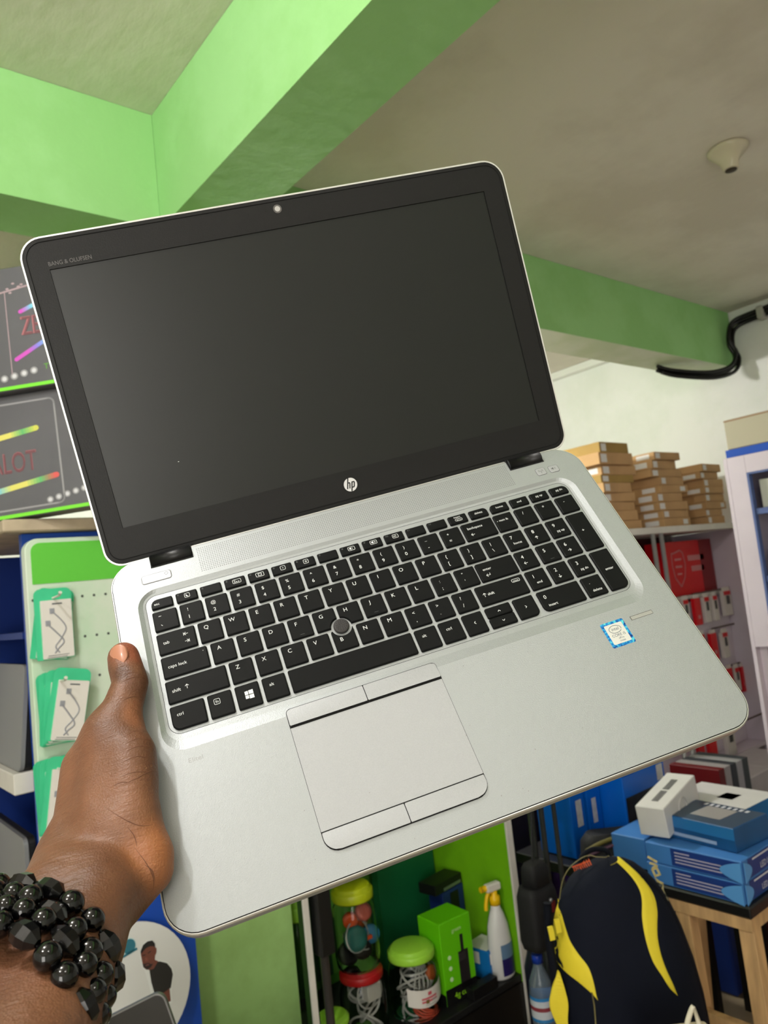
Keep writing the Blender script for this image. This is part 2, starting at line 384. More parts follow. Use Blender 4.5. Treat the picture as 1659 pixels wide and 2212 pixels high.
# function row
fx = [25.4 + 17.6 * i for i in range(19)]
def fn(n_, extra=()): return [('t', 'f%d' % n_, 1.3, 2.6, 1.7, 'l', 1)] + list(extra)
sun = lambda r: frame(8.3, 3.6, 3.6, 3.4) + [('l', ell(8.3, 3.6, r, n=8), .35, True)]
spk = lambda k: frame(8.6, 3.6, 5.2, 3.2) + [('f', [(6.9, 3.0), (7.6, 3.0), (8.5, 2.4), (8.5, 4.8), (7.6, 4.2), (6.9, 4.2)])] + [('l', [(9.2 + .6 * j, 2.9), (9.5 + .6 * j, 3.6), (9.2 + .6 * j, 4.3)], .25) for j in range(k)]
fl = [
    [('t', 'esc', 2.2, 5.2, 3.0, 'l')],
    fn(1, frame(8.0, 3.7, 3.6, 3.4) + [('f', [(7.2, 2.7), (7.0, 4.0), (7.9, 4.9), (9.1, 4.7), (8.1, 4.2), (7.8, 3.4)])]),
    fn(2), fn(3, frame(9.0, 3.8, 6.0, 3.2) + [('l', [(6.9, 3.0), (8.0, 3.0)], .3)] + [('f', [(7.1 + q, 4.7), (7.1 + q, 3.9), (7.9 + q, 3.9), (7.9 + q, 4.7)]) for q in (0, 1.4, 2.8)]),
    fn(4, frame(8.6, 3.7, 5.8, 3.4) + [('l', [(7.4, 2.8), (9.8, 2.8), (9.8, 4.5), (7.4, 4.5)], .35, True)]),
    fn(5, sun(.25)), fn(6, sun(.6)), fn(7), fn(8, spk(1)), fn(9, spk(2)),
    fn(10, frame(8.6, 3.6, 4.4, 3.2) + [('l', ell(7.7, 3.6, .5, n=6), .3, True), ('l', [(8.7, 2.8), (9.3, 3.6), (8.7, 4.4)], .3)]),
    fn(11), fn(12), [('t', 'insert', 7.4, 3.0, 2.4)] + frame(7.9, 4.9, 5.6, 2.0) + [('t', 'prt sc', 7.9, 5.4, 1.5)],
    [('t', 'delete', 7.4, 4.6, 2.7)], [('t', 'home', 7.9, 4.6, 2.7)], [('t', 'end', 7.4, 4.8, 2.7)], [('t', 'pg up', 7.4, 4.6, 2.7)], [('t', 'pg dn', 7.8, 4.4, 2.7)]]
for i, x in enumerate(fx):
    rs = [1.0] * 4
    if i == 0: rs = [1, 1, 1, 4.5]
    if i == 18: rs = [1, 1, 4.5, 1]
    if i == 14: rs = [1, 1, 3.5, 1]
    if i == 15: rs = [1, 1, 1, 3.5]
    add_key(x, 212.4, 15.2, 8.0, fl[i], rs)
# number row
y = ROWY[4]
add_key(24.8, y, 17.0, KH - .3, [('l', [(4.2, 4.6), (4.8, 4.1), (5.3, 4.6), (5.9, 4.2)], .3), ('l', [(4.9, 11.6), (5.6, 12.4)], .4)])
for i, (a, c) in enumerate([('!', '1'), ('@', '2'), ('#', '3'), ('$', '4'), ('%', '5'), ('^', '6'), ('&', '7'), ('*', '8'), ('(', '9'), (')', '0')]):
    add_key(43.9 + 18.1 * i, y, U, KH - .2, dual(a, c))
for i, (a, c) in enumerate([('_', '-'), ('+', '=')]): add_key(43.9 + 18.1 * (i + 10), y, U, KH - .2, dual(a, c, 4 if i == 0 else 5.2))
add_key(260.6, y, 26.0, KH - .2, [('t', 'backspace', 4.0, 6.4, 3.1, 'l')] + arrow(6.2, 11.4, 'l'))
# tab row
y = ROWY[3]
add_key(24.6, y, 26.2, KH, [('t', 'tab', 3.8, 9.0, 3.4, 'l')] + arrow(19.8, 5.2, 'l') + [('l', [(18.2, 4.1), (18.2, 6.3)], .35)] + arrow(19.6, 11.0, 'r') + [('l', [(21.2, 9.9), (21.2, 12.1)], .35)])
for i, c in enumerate('QWERTYUIOP'): add_key(53.0 + 18.08 * i, y, U, KH, big(c))
for i, (a, c) in enumerate([('{', '['), ('}', ']'), ('|', '\\')]): add_key(53.0 + 18.08 * (i + 10), y, U, KH, dual(a, c))
# caps row
y = ROWY[2]
add_key(24.5, y, 31.2, KH - .2, [('t', 'caps lock', 4.0, 9.3, 3.4, 'l'), ('f', [(28.2, 3.1), (28.7, 3.1), (28.7, 3.6), (28.2, 3.6)])])
HOLE = (147.5, 156.2, 7.3)
for i, c in enumerate('ASDFGHJKL'):
    it = big(c)
    if c in 'FJ': it = it + [('l', [(6.4, 13.8), (9.4, 13.8)], .18, False, 1)]
    add_key(58.1 + P1 * i, y, U, KH - .2, it, hole=HOLE if c in 'GH' else None)
for i, (a, c) in enumerate([(':', ';'), ('"', "'")]): add_key(58.1 + P1 * (i + 9), y, U, KH - .2, dual(a, c))
add_key(256.0, y, 30.2, KH - .2, [('t', 'enter', 4.2, 7.4, 3.1, 'l')] + arrow(6.4, 11.8, 'l', 3.0) + [('l', [(7.9, 11.8), (7.9, 10.3)], .35)])
# shift row
y = ROWY[1]
add_key(24.2, y, 40.4, KH, [('t', 'shift', 3.8, 9.2, 3.4, 'l')] + arrow(13.6, 7.4, 'u', 3.0))
for i, c in enumerate('ZXCVBNM'):
    add_key(66.7 + P1 * i, y, U, KH, [('t', 'B', 5.6, 9.6, 4.3)] if c == 'B' else big(c), hole=HOLE if c == 'B' else None)
for i, (a, c) in enumerate([('<', ','), ('>', '.'), ('?', '/')]): add_key(66.7 + P1 * (i + 7), y, U, KH, dual(a, c))
add_key(247.6, y, 38.2, KH, arrow(5.0, 8.2, 'u', 3.0) + [('t', 'shift', 7.4, 9.4, 3.1, 'l')] + frame(31.6, 4.0, 6.2, 2.4) + [('t', 'pause', 31.6, 4.7, 1.9)])
# bottom row
y = ROWY[0]; KB = 16.8
add_key(24.0, y, 22.2, KB, [('t', 'ctrl', 4.0, 7.6, 3.2, 'l')], rs=[5, 1.1, 1.1, 1.1])
add_key(48.3, y, U, KB, frame(5.8, 6.0, 3.8, 3.8) + [('t', 'fn', 5.8, 7.0, 2.9)])
wk = []
for (x0, x1, ya, yb) in [(5.8, 8.0, 5.5, 8.0), (8.4, 11.4, 5.1, 8.0), (5.8, 8.0, 8.4, 10.8), (8.4, 11.4, 8.4, 11.2)]:
    wk.append(('f', [(x0, ya + (.15 if x0 > 8 else 0)), (x1, ya - (.2 if x0 < 8 and ya < 8 else 0)), (x1, yb), (x0, yb)][::-1]))
add_key(66.5, y, U, KB, wk)
add_key(84.7, y, U, KB, [('t', 'alt', 4.4, 7.0, 3.2, 'l')])
add_key(102.8, y, 88.4, KB)
add_key(193.3, y, U, KB, [('t', 'alt', 4.4, 7.0, 3.2, 'l')])
add_key(211.2, y, U, KB, [('t', 'ctrl', 4.2, 7.6, 3.2, 'l')])
add_key(229.1, y, U - .6, KB, chev(7.6, 8.2, 'l'))
add_key(247.2, y + KB / 2 + .1, 19.4, KB / 2 - .1, chev(9.6, 4.8, 'u'))
add_key(247.2, y, 19.4, KB / 2 - .2, chev(9.6, 4.2, 'd'))
add_key(268.9, y, 15.9, KB, chev(7.6, 8.2, 'r'), rs=[1.1, 4.0, 1.1, 1.1])
# keypad
NX = [287.9, 306.1, 324.0, 342.0]; NU = 15.5
y = ROWY[4]
add_key(NX[0], y, NU, KH - .2, [('t', 'num lk', 3.4, 6.9, 2.8, 'l'), ('f', [(1.5, 6.0), (2.1, 6.0), (2.1, 6.6), (1.5, 6.6)])])
for i, c in enumerate('/*-'): add_key(NX[i + 1], y, NU, KH - .2, [('t', c, 6.0, 6.4, 4.0)])
y = ROWY[3]
add_key(NX[0], y, NU, KH, [('t', '7', 5, 6.6, 4.3), ('t', 'home', 7.9, 11.8, 3.0)])
add_key(NX[1], y, NU, KH, [('t', '8', 5, 6.8, 4.3)] + arrow(5.6, 11.2, 'u'))
add_key(NX[2], y, NU, KH, [('t', '9', 5, 6.8, 4.3), ('t', 'pg up', 8.3, 12.0, 2.9)])
add_key(NX[3], ROWY[2], NU, 35.0, [('t', '+', 6.8, 18.2, 4.0)])
y = ROWY[2]
add_key(NX[0], y, NU, KH - .2, [('t', '4', 5, 7.0, 4.3)] + arrow(5.4, 11.2, 'l'))
add_key(NX[1], y, NU, KH - .2, [('t', '5', 5, 7.0, 4.3), ('l', [(6.4, 13.9), (9.4, 13.9)], .18, False, 1)])
add_key(NX[2], y, NU, KH - .2, [('t', '6', 5, 7.0, 4.3)] + arrow(6.0, 11.2, 'r'))
y = ROWY[1]
add_key(NX[0], y, NU, KH, [('t', '1', 5, 7.0, 4.3), ('t', 'end', 7.4, 12.0, 3.0)])
add_key(NX[1], y, NU, KH, [('t', '2', 5, 7.0, 4.3)] + arrow(5.8, 11.4, 'd'))
add_key(NX[2], y, NU, KH, [('t', '3', 5, 7.0, 4.3), ('t', 'pg dn', 8.3, 12.2, 2.9)])
add_key(NX[3], ROWY[0], NU, 35.2, [('t', 'enter', 7.8, 18.2, 3.1)], rs=[1.1, 5.0, 1.1, 1.1])
y = ROWY[0]
add_key(NX[0] + .3, y, 33.4, KB, [('t', '0', 4.6, 7.0, 4.3), ('t', 'insert', 4.4, 13.6, 3.1, 'l')], rs=[4.5, 1.1, 1.1, 1.1])
add_key(NX[2], y, NU, KB, [('t', '.', 5.0, 6.4, 4.0), ('t', 'delete', 8.2, 13.2, 3.0)])
# pointing stick
mb = MB().lathe([(5.6 * MM, -.0016), (5.6 * MM, -.0004), (4.9 * MM, .0003), (3.2 * MM, .0005), (.5 * MM, .00035)], 28)
ps = mb.build('pointing_stick', mat('rubber_grey', (52, 50, 50), rough=.8), lap, (147.5 * MM, 156.4 * MM, 0))
mb = MB()
for r_, k_ in ((1.2, 5), (2.4, 9), (3.6, 13)):
    for q in range(k_): a_ = 2 * PI * q / k_; mb.add([((r_ * math.cos(a_) + .32 * math.cos(b_)) * MM, (r_ * math.sin(a_) + .32 * math.sin(b_)) * MM, .00058) for b_ in [2 * PI * j / 6 for j in range(6)]], [(0, 1, 2, 3, 4, 5)])
tag(mb.build('grip_dot', GAP, ps), kind='stuff')
# touchpad assembly
PX0, PX1, PY0, PY1 = 94.3, 198.0, 16.2, 108.6
tp = MB().prism(mm(rrect(PX0 - .35, PX1 + .35, PY0 - .4, PY1 + .35, [9, 9, 3.2, 3.2], 6)), -.0006, .00012).build('touchpad_gasket', GAP, lap)
PADM = mat('touchpad_surface', (166, 168, 170), rough=.45, metal=.45, var=.03, scale=1200, bump=.08, bscale=1200)
MB().prism(mm(rrect(PX0 - .12, PX1 + .12, 28.9, 95.7, .3, 2)), 0, .00030).build('touchpad', PADM, lap)
def pad_button(x0, x1, y0, y1, rs, name='touchpad_button'):
    """button with a gently dished top: strips across y"""
    o = rrect(x0, x1, y0, y1, rs, 5); mb = MB(); mb.loft([(mm(o), 0), (mm(o), .0002)], caps=(False, False))
    n_ = 10; rows = []
    def xs(yy):
        lo, hi = x0, x1
        r0, r1, r2, r3 = rs
        if yy < y0 + r0: lo = x0 + r0 - math.sqrt(max(r0 * r0 - (y0 + r0 - yy) ** 2, 0))
        if yy < y0 + r1: hi = x1 - r1 + math.sqrt(max(r1 * r1 - (y0 + r1 - yy) ** 2, 0))
        if yy > y1 - r3: lo = max(lo, x0 + r3 - math.sqrt(max(r3 * r3 - (yy - y1 + r3) ** 2, 0)))
        if yy > y1 - r2: hi = min(hi, x1 - r2 + math.sqrt(max(r2 * r2 - (yy - y1 + r2) ** 2, 0)))
        return lo, hi
    vs = []; fs = []
    N_ = 16
    for k in range(N_ + 1):
        u = k / N_; yy = y0 + (y1 - y0) * u; lo, hi = xs(yy); zz = .28 + 1.35 * math.cos(PI * u / 2)
        vs += [(lo * MM, yy * MM, zz * MM), (hi * MM, yy * MM, zz * MM)]
        if k: fs.append((2 * k - 2, 2 * k - 1, 2 * k + 1, 2 * k))
    mb.add(vs, fs, 0, True)
    return mb.build(name, PADM, lap)
pad_button(PX0 + .05, 146.5, 97.0, PY1, [.4, .3, .3, 3])
pad_button(147.0, PX1 - .05, 97.0, PY1, [.3, .4, 3, .3])
pad_button(PX0 + .05, 145.5, PY0, 28.2, [8.8, .3, .3, .3])
pad_button(146.0, PX1 - .05, PY0, 28.2, [.3, 8.8, .3, .3])
# speaker grille
mb = MB()
nx, ny = 170, 14
for i in range(nx):
    for j in range(ny):
        cx = (65.4 + 253.8 * i / (nx - 1)) * MM; cy = (233.4 + 20.6 * j / (ny - 1)) * MM
        mb.add([(cx + .00036 * math.cos(a), cy + .00036 * math.sin(a), .00004) for a in [PI * q / 3 for q in range(6)]], [(0, 1, 2, 3, 4, 5)])
tag(mb.build('speaker_holes', mat('hole_grey', (96, 98, 94), rough=.9), lap), kind='stuff')
# power and side buttons
def small_button(x0, x1, y0, y1, r, draw, label=None):
    MB().prism(mm(rrect(x0, x1, y0, y1, r, 5)), -.0003, .00005).build('button_gap', mat('button_gap_grey', (95, 96, 94), rough=.6), lap)
    o = MB().loft([(mm(rrect(x0 + .3, x1 - .3, y0 + .3, y1 - .3, r - .3, 5)), 0), (mm(rrect(x0 + .35, x1 - .35, y0 + .35, y1 - .35, r - .35, 5)), .0003), (mm(rrect(x0 + .8, x1 - .8, y0 + .8, y1 - .8, r - .8, 5)), .00042)]).build('power_button' if x0 < 100 else 'shortcut_button', mat('button_silver', (176, 177, 182), rough=.35, metal=.5), lap)
    mb = MB(); draw(mb); mb.build('button_icon', mat('icon_grey', (92, 94, 94), rough=.5), o)
def pw(mb):
    cx, cy = 40.4, 240.0; z = .00045
    stroke(mb, [((cx + 1.2 * math.cos(a)) * MM, (cy + 1.2 * math.sin(a)) * MM) for a in [PI * (.66 + 1.68 * k / 14) for k in range(15)]], .3 * MM, z)
    stroke(mb, [(cx * MM, (cy + .4) * MM), (cx * MM, (cy + 1.7) * MM)], .3 * MM, z)
small_button(22.3, 44.0, 234.9, 242.7, 2.2, pw)
def ant(mb):
    cx, cy = 345.1, 238.6; z = .00045
    stroke(mb, [(cx * MM, (cy - 2) * MM), (cx * MM, (cy + .6) * MM)], .3 * MM, z)
    for s_ in (-1, 1):
        for r_ in (1.0, 1.8): stroke(mb, [((cx + s_ * r_ * math.cos(a)) * MM, (cy + .7 + r_ * math.sin(a)) * MM) for a in (-.6, -.2, .2, .6)], .25 * MM, z)
small_button(340.9, 349.6, 234.9, 242.5, 1.8, ant)
def mute(mb):
    cx, cy = 356.2, 238.3; z = .00045
    mb.add([((cx + a) * MM, (cy + b) * MM, z) for a, b in [(-1.8, -.5), (-1, -.5), (0, -1.4), (0, 1.4), (-1, .5), (-1.8, .5)]], [(0, 1, 2, 3, 4, 5)])
    for r_ in (.8, 1.5): stroke(mb, [((cx + r_ * math.cos(a)) * MM + .0002, (cy + r_ * math.sin(a)) * MM) for a in (-.6, -.2, .2, .6)], .25 * MM, z)
small_button(352.2, 360.9, 234.4, 241.9, 1.8, mute)
# hinges
HM = mat('hinge_black', (14, 14, 15), rough=.4, spec=.4)
for x0, x1 in ((30.6, 61.8), (322.0, 352.7)):
    MB().box(x0 * MM, x1 * MM, 247.8 * MM, 259.6 * MM, -.010, .00025).build('hinge_recess', GAP, lap)
    pts = [((x0 + .9) * MM, 254.0 * MM, -.0012), ((x1 - .9) * MM, 254.0 * MM, -.0012)]
    MB().tube(pts, 5.2 * MM, 24).build('hinge', HM, lap)
# status light and sticker
MB().prism(mm(rrect(341.8, 359.6, 92.4, 95.6, .3, 2)), -.0002, .00005).build('fingerprint_recess', mat('recess_grey', (84, 84, 78), rough=.5), lap)
MB().prism(mm(rrect(342.4, 359.3, 92.7, 95.2, .2, 2)), 0, .00012).build('fingerprint_reader', mat('reader_grey', (166, 166, 160), rough=.45, metal=.3), lap)
mt = mat('sticker_blue_foil', (20, 120, 190), rough=.25, metal=.3)
nt = mt.node_tree; cO = nt.nodes.new('ShaderNodeTexCoord'); nz = nt.nodes.new('ShaderNodeTexNoise'); nz.inputs['Scale'].default_value = 420; nt.links.new(cO.outputs['Object'], nz.inputs['Vector'])
rp = nt.nodes.new('ShaderNodeValToRGB'); e = rp.color_ramp.elements; e[0].position = .35; e[0].color = (*s2l((8, 50, 120)), 1); e[1].position = .75; e[1].color = (*s2l((110, 235, 225)), 1)
ne = e.new(.5); ne.color = (*s2l((24, 130, 205)), 1); nt.links.new(nz.outputs['Fac'], rp.inputs[0]); nt.links.new(rp.outputs[0], nt.nodes['Principled BSDF'].inputs['Base Color'])
st = MB().prism(mm(rrect(318.2, 336.2, 77.0, 96.6, 1.2, 4)), 0, .00008).build('processor_sticker', mt, lap)
MB().prism(mm(rrect(320.3, 334.1, 79.2, 94.5, .8, 4)), .00008, .00013).build('sticker_face', mat('sticker_cream', (204, 204, 196), rough=.4), st)
mb = MB(); zt = .00017
stroke(mb, [((327.0 + 4.6 * math.cos(a)) * MM, (90.2 + 2.9 * math.sin(a)) * MM) for a in [PI * (-.08 + 1.9 * k / 22) for k in range(23)]], .35 * MM, zt)
add_text(mb, 'intel', 327.0 * MM, 89.3 * MM, zt, 3.5 * MM, sx=.95); add_text(mb, 'CORE i5', 327.3 * MM, 84.6 * MM, zt, 2.9 * MM); add_text(mb, 'vPro', 328.0 * MM, 82.4 * MM, zt, 2.2 * MM); add_text(mb, 'inside', 328.0 * MM, 80.4 * MM, zt, 1.9 * MM)
mb.build('sticker_lettering', mat('sticker_ink', (56, 74, 92), rough=.5), st)
mb = MB(); add_text(mb, 'Elitel', 33.8 * MM, 95.4 * MM, .00003, 4.2 * MM, sx=1.15)
mb.build('worn_lettering', mat('worn_print', (146, 148, 146), rough=.42, metal=.5), lap)
# specks of dirt on the deck
mb = MB()
for _ in range(26):
    q = (random.uniform(70, 300) * MM, random.uniform(4, 26) * MM) if _ < 12 else (random.uniform(60, 300) * MM, random.uniform(4, 100) * MM)
    r_ = random.uniform(.12, .3) * MM; mb.add([(q[0] + r_ * math.cos(a), q[1] + r_ * math.sin(a) * .8, .00045) for a in [PI * k / 3 for k in range(6)]], [(0, 1, 2, 3, 4, 5)])
tag(mb.build('dirt_specks', mat('speck', (120, 112, 104), rough=.9), lap), kind='stuff')
# ---- lid
LA = math.radians(40.36)
lidM = Matrix.Translation((0, (258.84 + 5.27) * MM, 0)) @ Matrix.Rotation(LA, 4, 'X')
def lid_o(i, n=8): return mm(rrect(i, LW - i, -6 + i, 239.6 - i, [13 - i * .8, 13 - i * .8, 17 - i, 17 - i], n))
mb = MB().loft([(lid_o(5), -.0078), (lid_o(1), -.0068), (lid_o(0), -.0045), (lid_o(0), -.0010), (lid_o(.35), -.0003), (lid_o(1.5), -.0003), (lid_o(1.6), -.0012)], caps=(True, True), mis=[0, 0, 1, 1, 1, 2])
lid = mb.build('lid', [SILVER, mat('bright_rim', (226, 226, 222), rough=.3, metal=.5), GAP], lap); lid.matrix_local = lidM
SX0, SX1, SY0, SY1 = 18.0, 362.2, 21.3, 214.9
def rect_like(x0, x1, y0, y1, n=8): return mm(rrect(x0, x1, y0, y1, .05, n))
mb = MB()
mb.loft([(lid_o(1.7), -.0012), (lid_o(1.9), -.00005), (lid_o(4.2), .0001), (lid_o(4.3), -.0003), (lid_o(4.9), -.0003), (lid_o(5.0), .0001), (rect_like(SX0, SX1, SY0, SY1), .0001), (rect_like(SX0, SX1, SY0, SY1), -.0010)], caps=(False, False), mis=[0, 0, 1, 1, 1, 0, 1])
mb.build('screen_bezel', [BEZ, GAP], lid)
MB().prism(rect_like(SX0 - .2, SX1 + .2, SY0 - .2, SY1 + .2), -.0018, -.0009).build('screen', SCR, lid)
# webcam and dots
mb = MB().prism(mm(ell(191.2, 229.4, 3.3)), 0, .0003).build('webcam_ring', mat('webcam_ring_grey', (96, 94, 92), rough=.3), lid)
MB().prism(mm(ell(191.2, 229.4, 2.1)), .0003, .00042).build('webcam_lens', mat('webcam_lens_cover', (190, 188, 186), rough=.25), lid)
mb = MB()
for x in (168.2, 181.8, 214.2): mb.add([((x + .5 * math.cos(a)) * MM, (229.0 + .5 * math.sin(a)) * MM, .00022) for a in [PI * k / 4 for k in range(8)]], [tuple(range(8))])
tag(mb.build('microphone_hole', GAP, lid), kind='stuff')
mb = MB(); add_text(mb, 'BANG & OLUFSEN', 18.2 * MM, 217.3 * MM, .00016, 4.3 * MM, align='l', sx=.88)
mb.build('speaker_brand_lettering', mat('bezel_print', (98, 96, 96), rough=.5), lid)
# round logo
lg = MB().prism(mm(ell(192.3, 9.6, 5.4, n=40)), 0, .00035).build('maker_logo', mat('logo_white', (222, 222, 224), rough=.35), lid)
mb = MB(); z = .0004
def sk(pts, wd=1.0): stroke(mb, [((192.3 + a) * MM, (9.6 + b) * MM) for a, b in pts], wd * MM, z)
sk([(-1.0, 5.0), (-3.1, -2.6)], .95); sk([(-2.1, 1.6), (-.5, 1.6), (-.3, 1.0), (-1.2, -2.6)], .9)
sk([(1.7, 1.9), (-.1, -5.0)], .95); sk([(1.5, 1.7), (3.2, 1.7), (3.4, 1.0), (2.6, -1.8), (2.1, -2.3), (.7, -2.3)], .9)
mb.build('logo_letters', BEZ, lg)
# smudges and a dust speck
mb = MB().box(69.0 * MM, 69.9 * MM, 59.0 * MM, 59.4 * MM, -.0009, -.00082)
mb.build('dust_speck', LEG, lid)
#MORE
# ================================================================ the hand and forearm: one continuous surface from blended tapered limbs
def lmm(px, py, h): return lp_ray(px, py, h)
def dmm(px, py, d):
    """laptop-local mm point at camera depth d mm"""
    return LR.T @ (np.array([(px - 829.5) / FPX * d, (py - 1106.) / FPX * d, d]) - LT * 1000)
def surf_nets(F, org, h):
    nx, ny, nz = F.shape; s = F < 0
    cnt = np.zeros((nx - 1, ny - 1, nz - 1), np.int32); acc = np.zeros((nx - 1, ny - 1, nz - 1, 3))
    idx = np.stack(np.meshgrid(np.arange(nx - 1), np.arange(ny - 1), np.arange(nz - 1), indexing='ij'), -1).astype(float)
    cor = [(i, j, k) for i in (0, 1) for j in (0, 1) for k in (0, 1)]
    def sub(A, c): return A[c[0]:nx - 1 + c[0], c[1]:ny - 1 + c[1], c[2]:nz - 1 + c[2]]
    for a in cor:
        for ax in range(3):
            if a[ax]: continue
            b_ = list(a); b_[ax] = 1; fa = sub(F, a); fb = sub(F, b_); cr = (fa < 0) != (fb < 0)
            t_ = np.where(cr, fa / np.where(cr, fa - fb, 1), 0); p = np.broadcast_to(np.array(a, float), idx.shape).copy(); p[..., ax] += t_
            acc += np.where(cr[..., None], p, 0); cnt += cr
    act = cnt > 0; vid = -np.ones(act.shape, int); vid[act] = np.arange(act.sum())
    V = (idx[act] + acc[act] / cnt[act][:, None]) * h + org
    faces = []
    for ax in range(3):
        u, v_ = (ax + 1) % 3, (ax + 2) % 3
        sl0 = [slice(1, -1)] * 3; sl0[ax] = slice(0, -1); sl1 = list(sl0); sl1[ax] = slice(1, None)
        s0 = s[tuple(sl0)]; s1 = s[tuple(sl1)]; cr = np.argwhere(s0 != s1); fl_ = s0[tuple(cr.T)]
        c0 = cr.copy(); c0[:, u] += 1; c0[:, v_] += 1      # cell index of the far cell around the edge
        q = []
        for du, dv in ((1, 1), (0, 1), (0, 0), (1, 0)):
            cc = c0.copy(); cc[:, u] -= du; cc[:, v_] -= dv; q.append(vid[tuple(cc.T)])
        q = np.stack(q, 1); q[~fl_] = q[~fl_][:, ::-1]; faces.append(q)
    return V, np.concatenate(faces)
def limb_sdf(P, chains, k):
    """chains: (blend group, [(xyz, r), ...])"""
    tot = None
    for ch in chains:
        dch = None
        for (a, ra), (b_, rb) in zip(ch[:-1], ch[1:]):
            a = np.array(a); b_ = np.array(b_); ab = b_ - a; t_ = np.clip(((P - a) @ ab) / (ab @ ab), 0, 1)
            d = np.linalg.norm(P - a - t_[..., None] * ab, axis=-1) - (ra + (rb - ra) * t_)
            dch = d if dch is None else np.minimum(dch, d)
        if tot is None: tot = dch
        else:
            hh = np.clip(.5 + .5 * (tot - dch) / k, 0, 1); tot = tot + (dch - tot) * hh - k * hh * (1 - hh)
    return tot
thumb = [(lmm(267, 1421, 12), 10.2), (lmm(271, 1440, 12.5), 10.8), (lmm(282, 1476, 12.5), 11.2), (lmm(264, 1530, 13), 12.2), (lmm(240, 1580, 10), 15)]
thenar = [(lmm(262, 1590, 10), 14), (lmm(283, 1632, 14.5), 14.8), (lmm(285, 1690, 15), 15.3), (lmm(283, 1745, 15.5), 15.0), (lmm(262, 1800, 14), 16)]
heel = [(lmm(290, 1790, 14), 15), (lmm(318, 1850, 13.5), 14.6), (lmm(318, 1878, 13.0), 14.3), (lmm(258, 1925, 12), 18)]
back = [(lmm(238, 1590, 8), 15), (lmm(192, 1660, -4), 16.5), (lmm(186, 1720, -6), 16.8), (lmm(180, 1775, -4), 17), (lmm(150, 1850, 2), 19), (dmm(132, 1925, 408), 21)]
mid = [(lmm(238, 1630, 8), 16), (lmm(232, 1720, 8), 18), (lmm(230, 1800, 9), 19), (lmm(215, 1870, 8), 20), (dmm(200, 1940, 400), 21)]
arm1 = [(dmm(210, 1915, 402), 17), (dmm(205, 1950, 395), 20.5), (dmm(170, 2040, 372), 22.5), (dmm(95, 2200, 330), 25), (dmm(0, 2420, 285), 29), (dmm(-120, 2700, 250), 33)]
arm2 = [(dmm(150, 1900, 405), 15), (dmm(120, 1950, 396), 20.5), (dmm(40, 2050, 372), 22.5), (dmm(-60, 2180, 335), 26), (dmm(-170, 2400, 290), 30), (dmm(-300, 2650, 255), 34)]
fing = []
for i, (yy, ln, r_) in enumerate([(158, 62, 8.6), (139, 70, 8.8), (120, 66, 8.4), (102, 52, 7.6)]):
    y0 = [136, 124, 112, 98][i]
    fing.append([((-15, y0, -8), 12), ((-11, yy - 4, -20), r_ + .6), ((-2, yy, -28.2), r_ + .4), ((18, yy + 2, -27.8), r_ + .3), ((ln - 22, yy + 4, -27.4), r_), ((ln, yy + 5, -26.0), r_ - 1.0)])
allch = [thumb, thenar, heel, back, mid, arm1, arm2]
pts = np.array([p for c in allch + fing for p, r in c]); rad = np.array([r for c in allch + fing for p, r in c])
lo = (pts - rad[:, None]).min(0) - 8; hi = (pts + rad[:, None]).max(0) + 8
hs = 2.0
gx = [np.arange(lo[i], hi[i], hs) for i in range(3)]
# coarse-to-fine in slabs to save memory
def field(h, lo, hi):
    g = [np.arange(lo[i], hi[i] + h, h) for i in range(3)]
    F = np.empty([len(a) for a in g], np.float32); YY, ZZ = np.meshgrid(g[1], g[2], indexing='ij')
    for i, x in enumerate(g[0]):
        P = np.stack([np.full_like(YY, x), YY, ZZ], -1)
        f1 = limb_sdf(P, allch, 9.0); f2 = limb_sdf(P, fing, 2.0)
        hh = np.clip(.5 + .5 * (f1 - f2) / 5, 0, 1); F[i] = f1 + (f2 - f1) * hh - 5 * hh * (1 - hh)
        # the palm closes against the laptop: stay clear of the base slab
        dx = -x - .1; 
        slab = np.maximum(np.maximum(-x - .15 + 0 * P[..., 1], np.abs(P[..., 2] + 8.7) - 9.0), -P[..., 1] - .2)
        F[i] = np.maximum(F[i], -slab)
    return F, np.array([g[0][0], g[1][0], g[2][0]])
HS = 1.7
F, org = field(HS, lo, hi)
V, Q = surf_nets(F, org, HS)
me = bpy.data.meshes.new('hand'); me.from_pydata((V * MM).tolist(), [], Q.tolist()); me.update()
bm = bmesh.new(); bm.from_mesh(me); bmesh.ops.recalc_face_normals(bm, faces=bm.faces)
for _ in range(3): bmesh.ops.smooth_vert(bm, verts=bm.verts, factor=.35, use_axis_x=True, use_axis_y=True, use_axis_z=True)
for f in bm.faces: f.smooth = True
bm.to_mesh(me); bm.free()
# skin: warm dark brown, redder at the thumb tip and the heel, fine wrinkles across the hand
SK = bpy.data.materials.new('brown_skin'); SK.use_nodes = True; nt = SK.node_tree; N = nt.nodes; L = nt.links; bs = N['Principled BSDF']
bs.inputs['Roughness'].default_value = .48; bs.inputs['Subsurface Weight'].default_value = .12; bs.inputs['Subsurface Radius'].default_value = (.006, .0025, .0012); bs.inputs['Subsurface Scale'].default_value = .6
co = N.new('ShaderNodeTexCoord')
nz = N.new('ShaderNodeTexNoise'); nz.inputs['Scale'].default_value = 22; nz.inputs['Detail'].default_value = 5; L.new(co.outputs['Object'], nz.inputs['Vector'])
cr = N.new('ShaderNodeValToRGB'); cr.color_ramp.elements[0].position = .3; cr.color_ramp.elements[0].color = (*s2l((94, 60, 40)), 1); cr.color_ramp.elements[1].position = .7; cr.color_ramp.elements[1].color = (*s2l((124, 82, 56)), 1)
L.new(nz.outputs['Fac'], cr.inputs[0]); prev = cr.outputs[0]
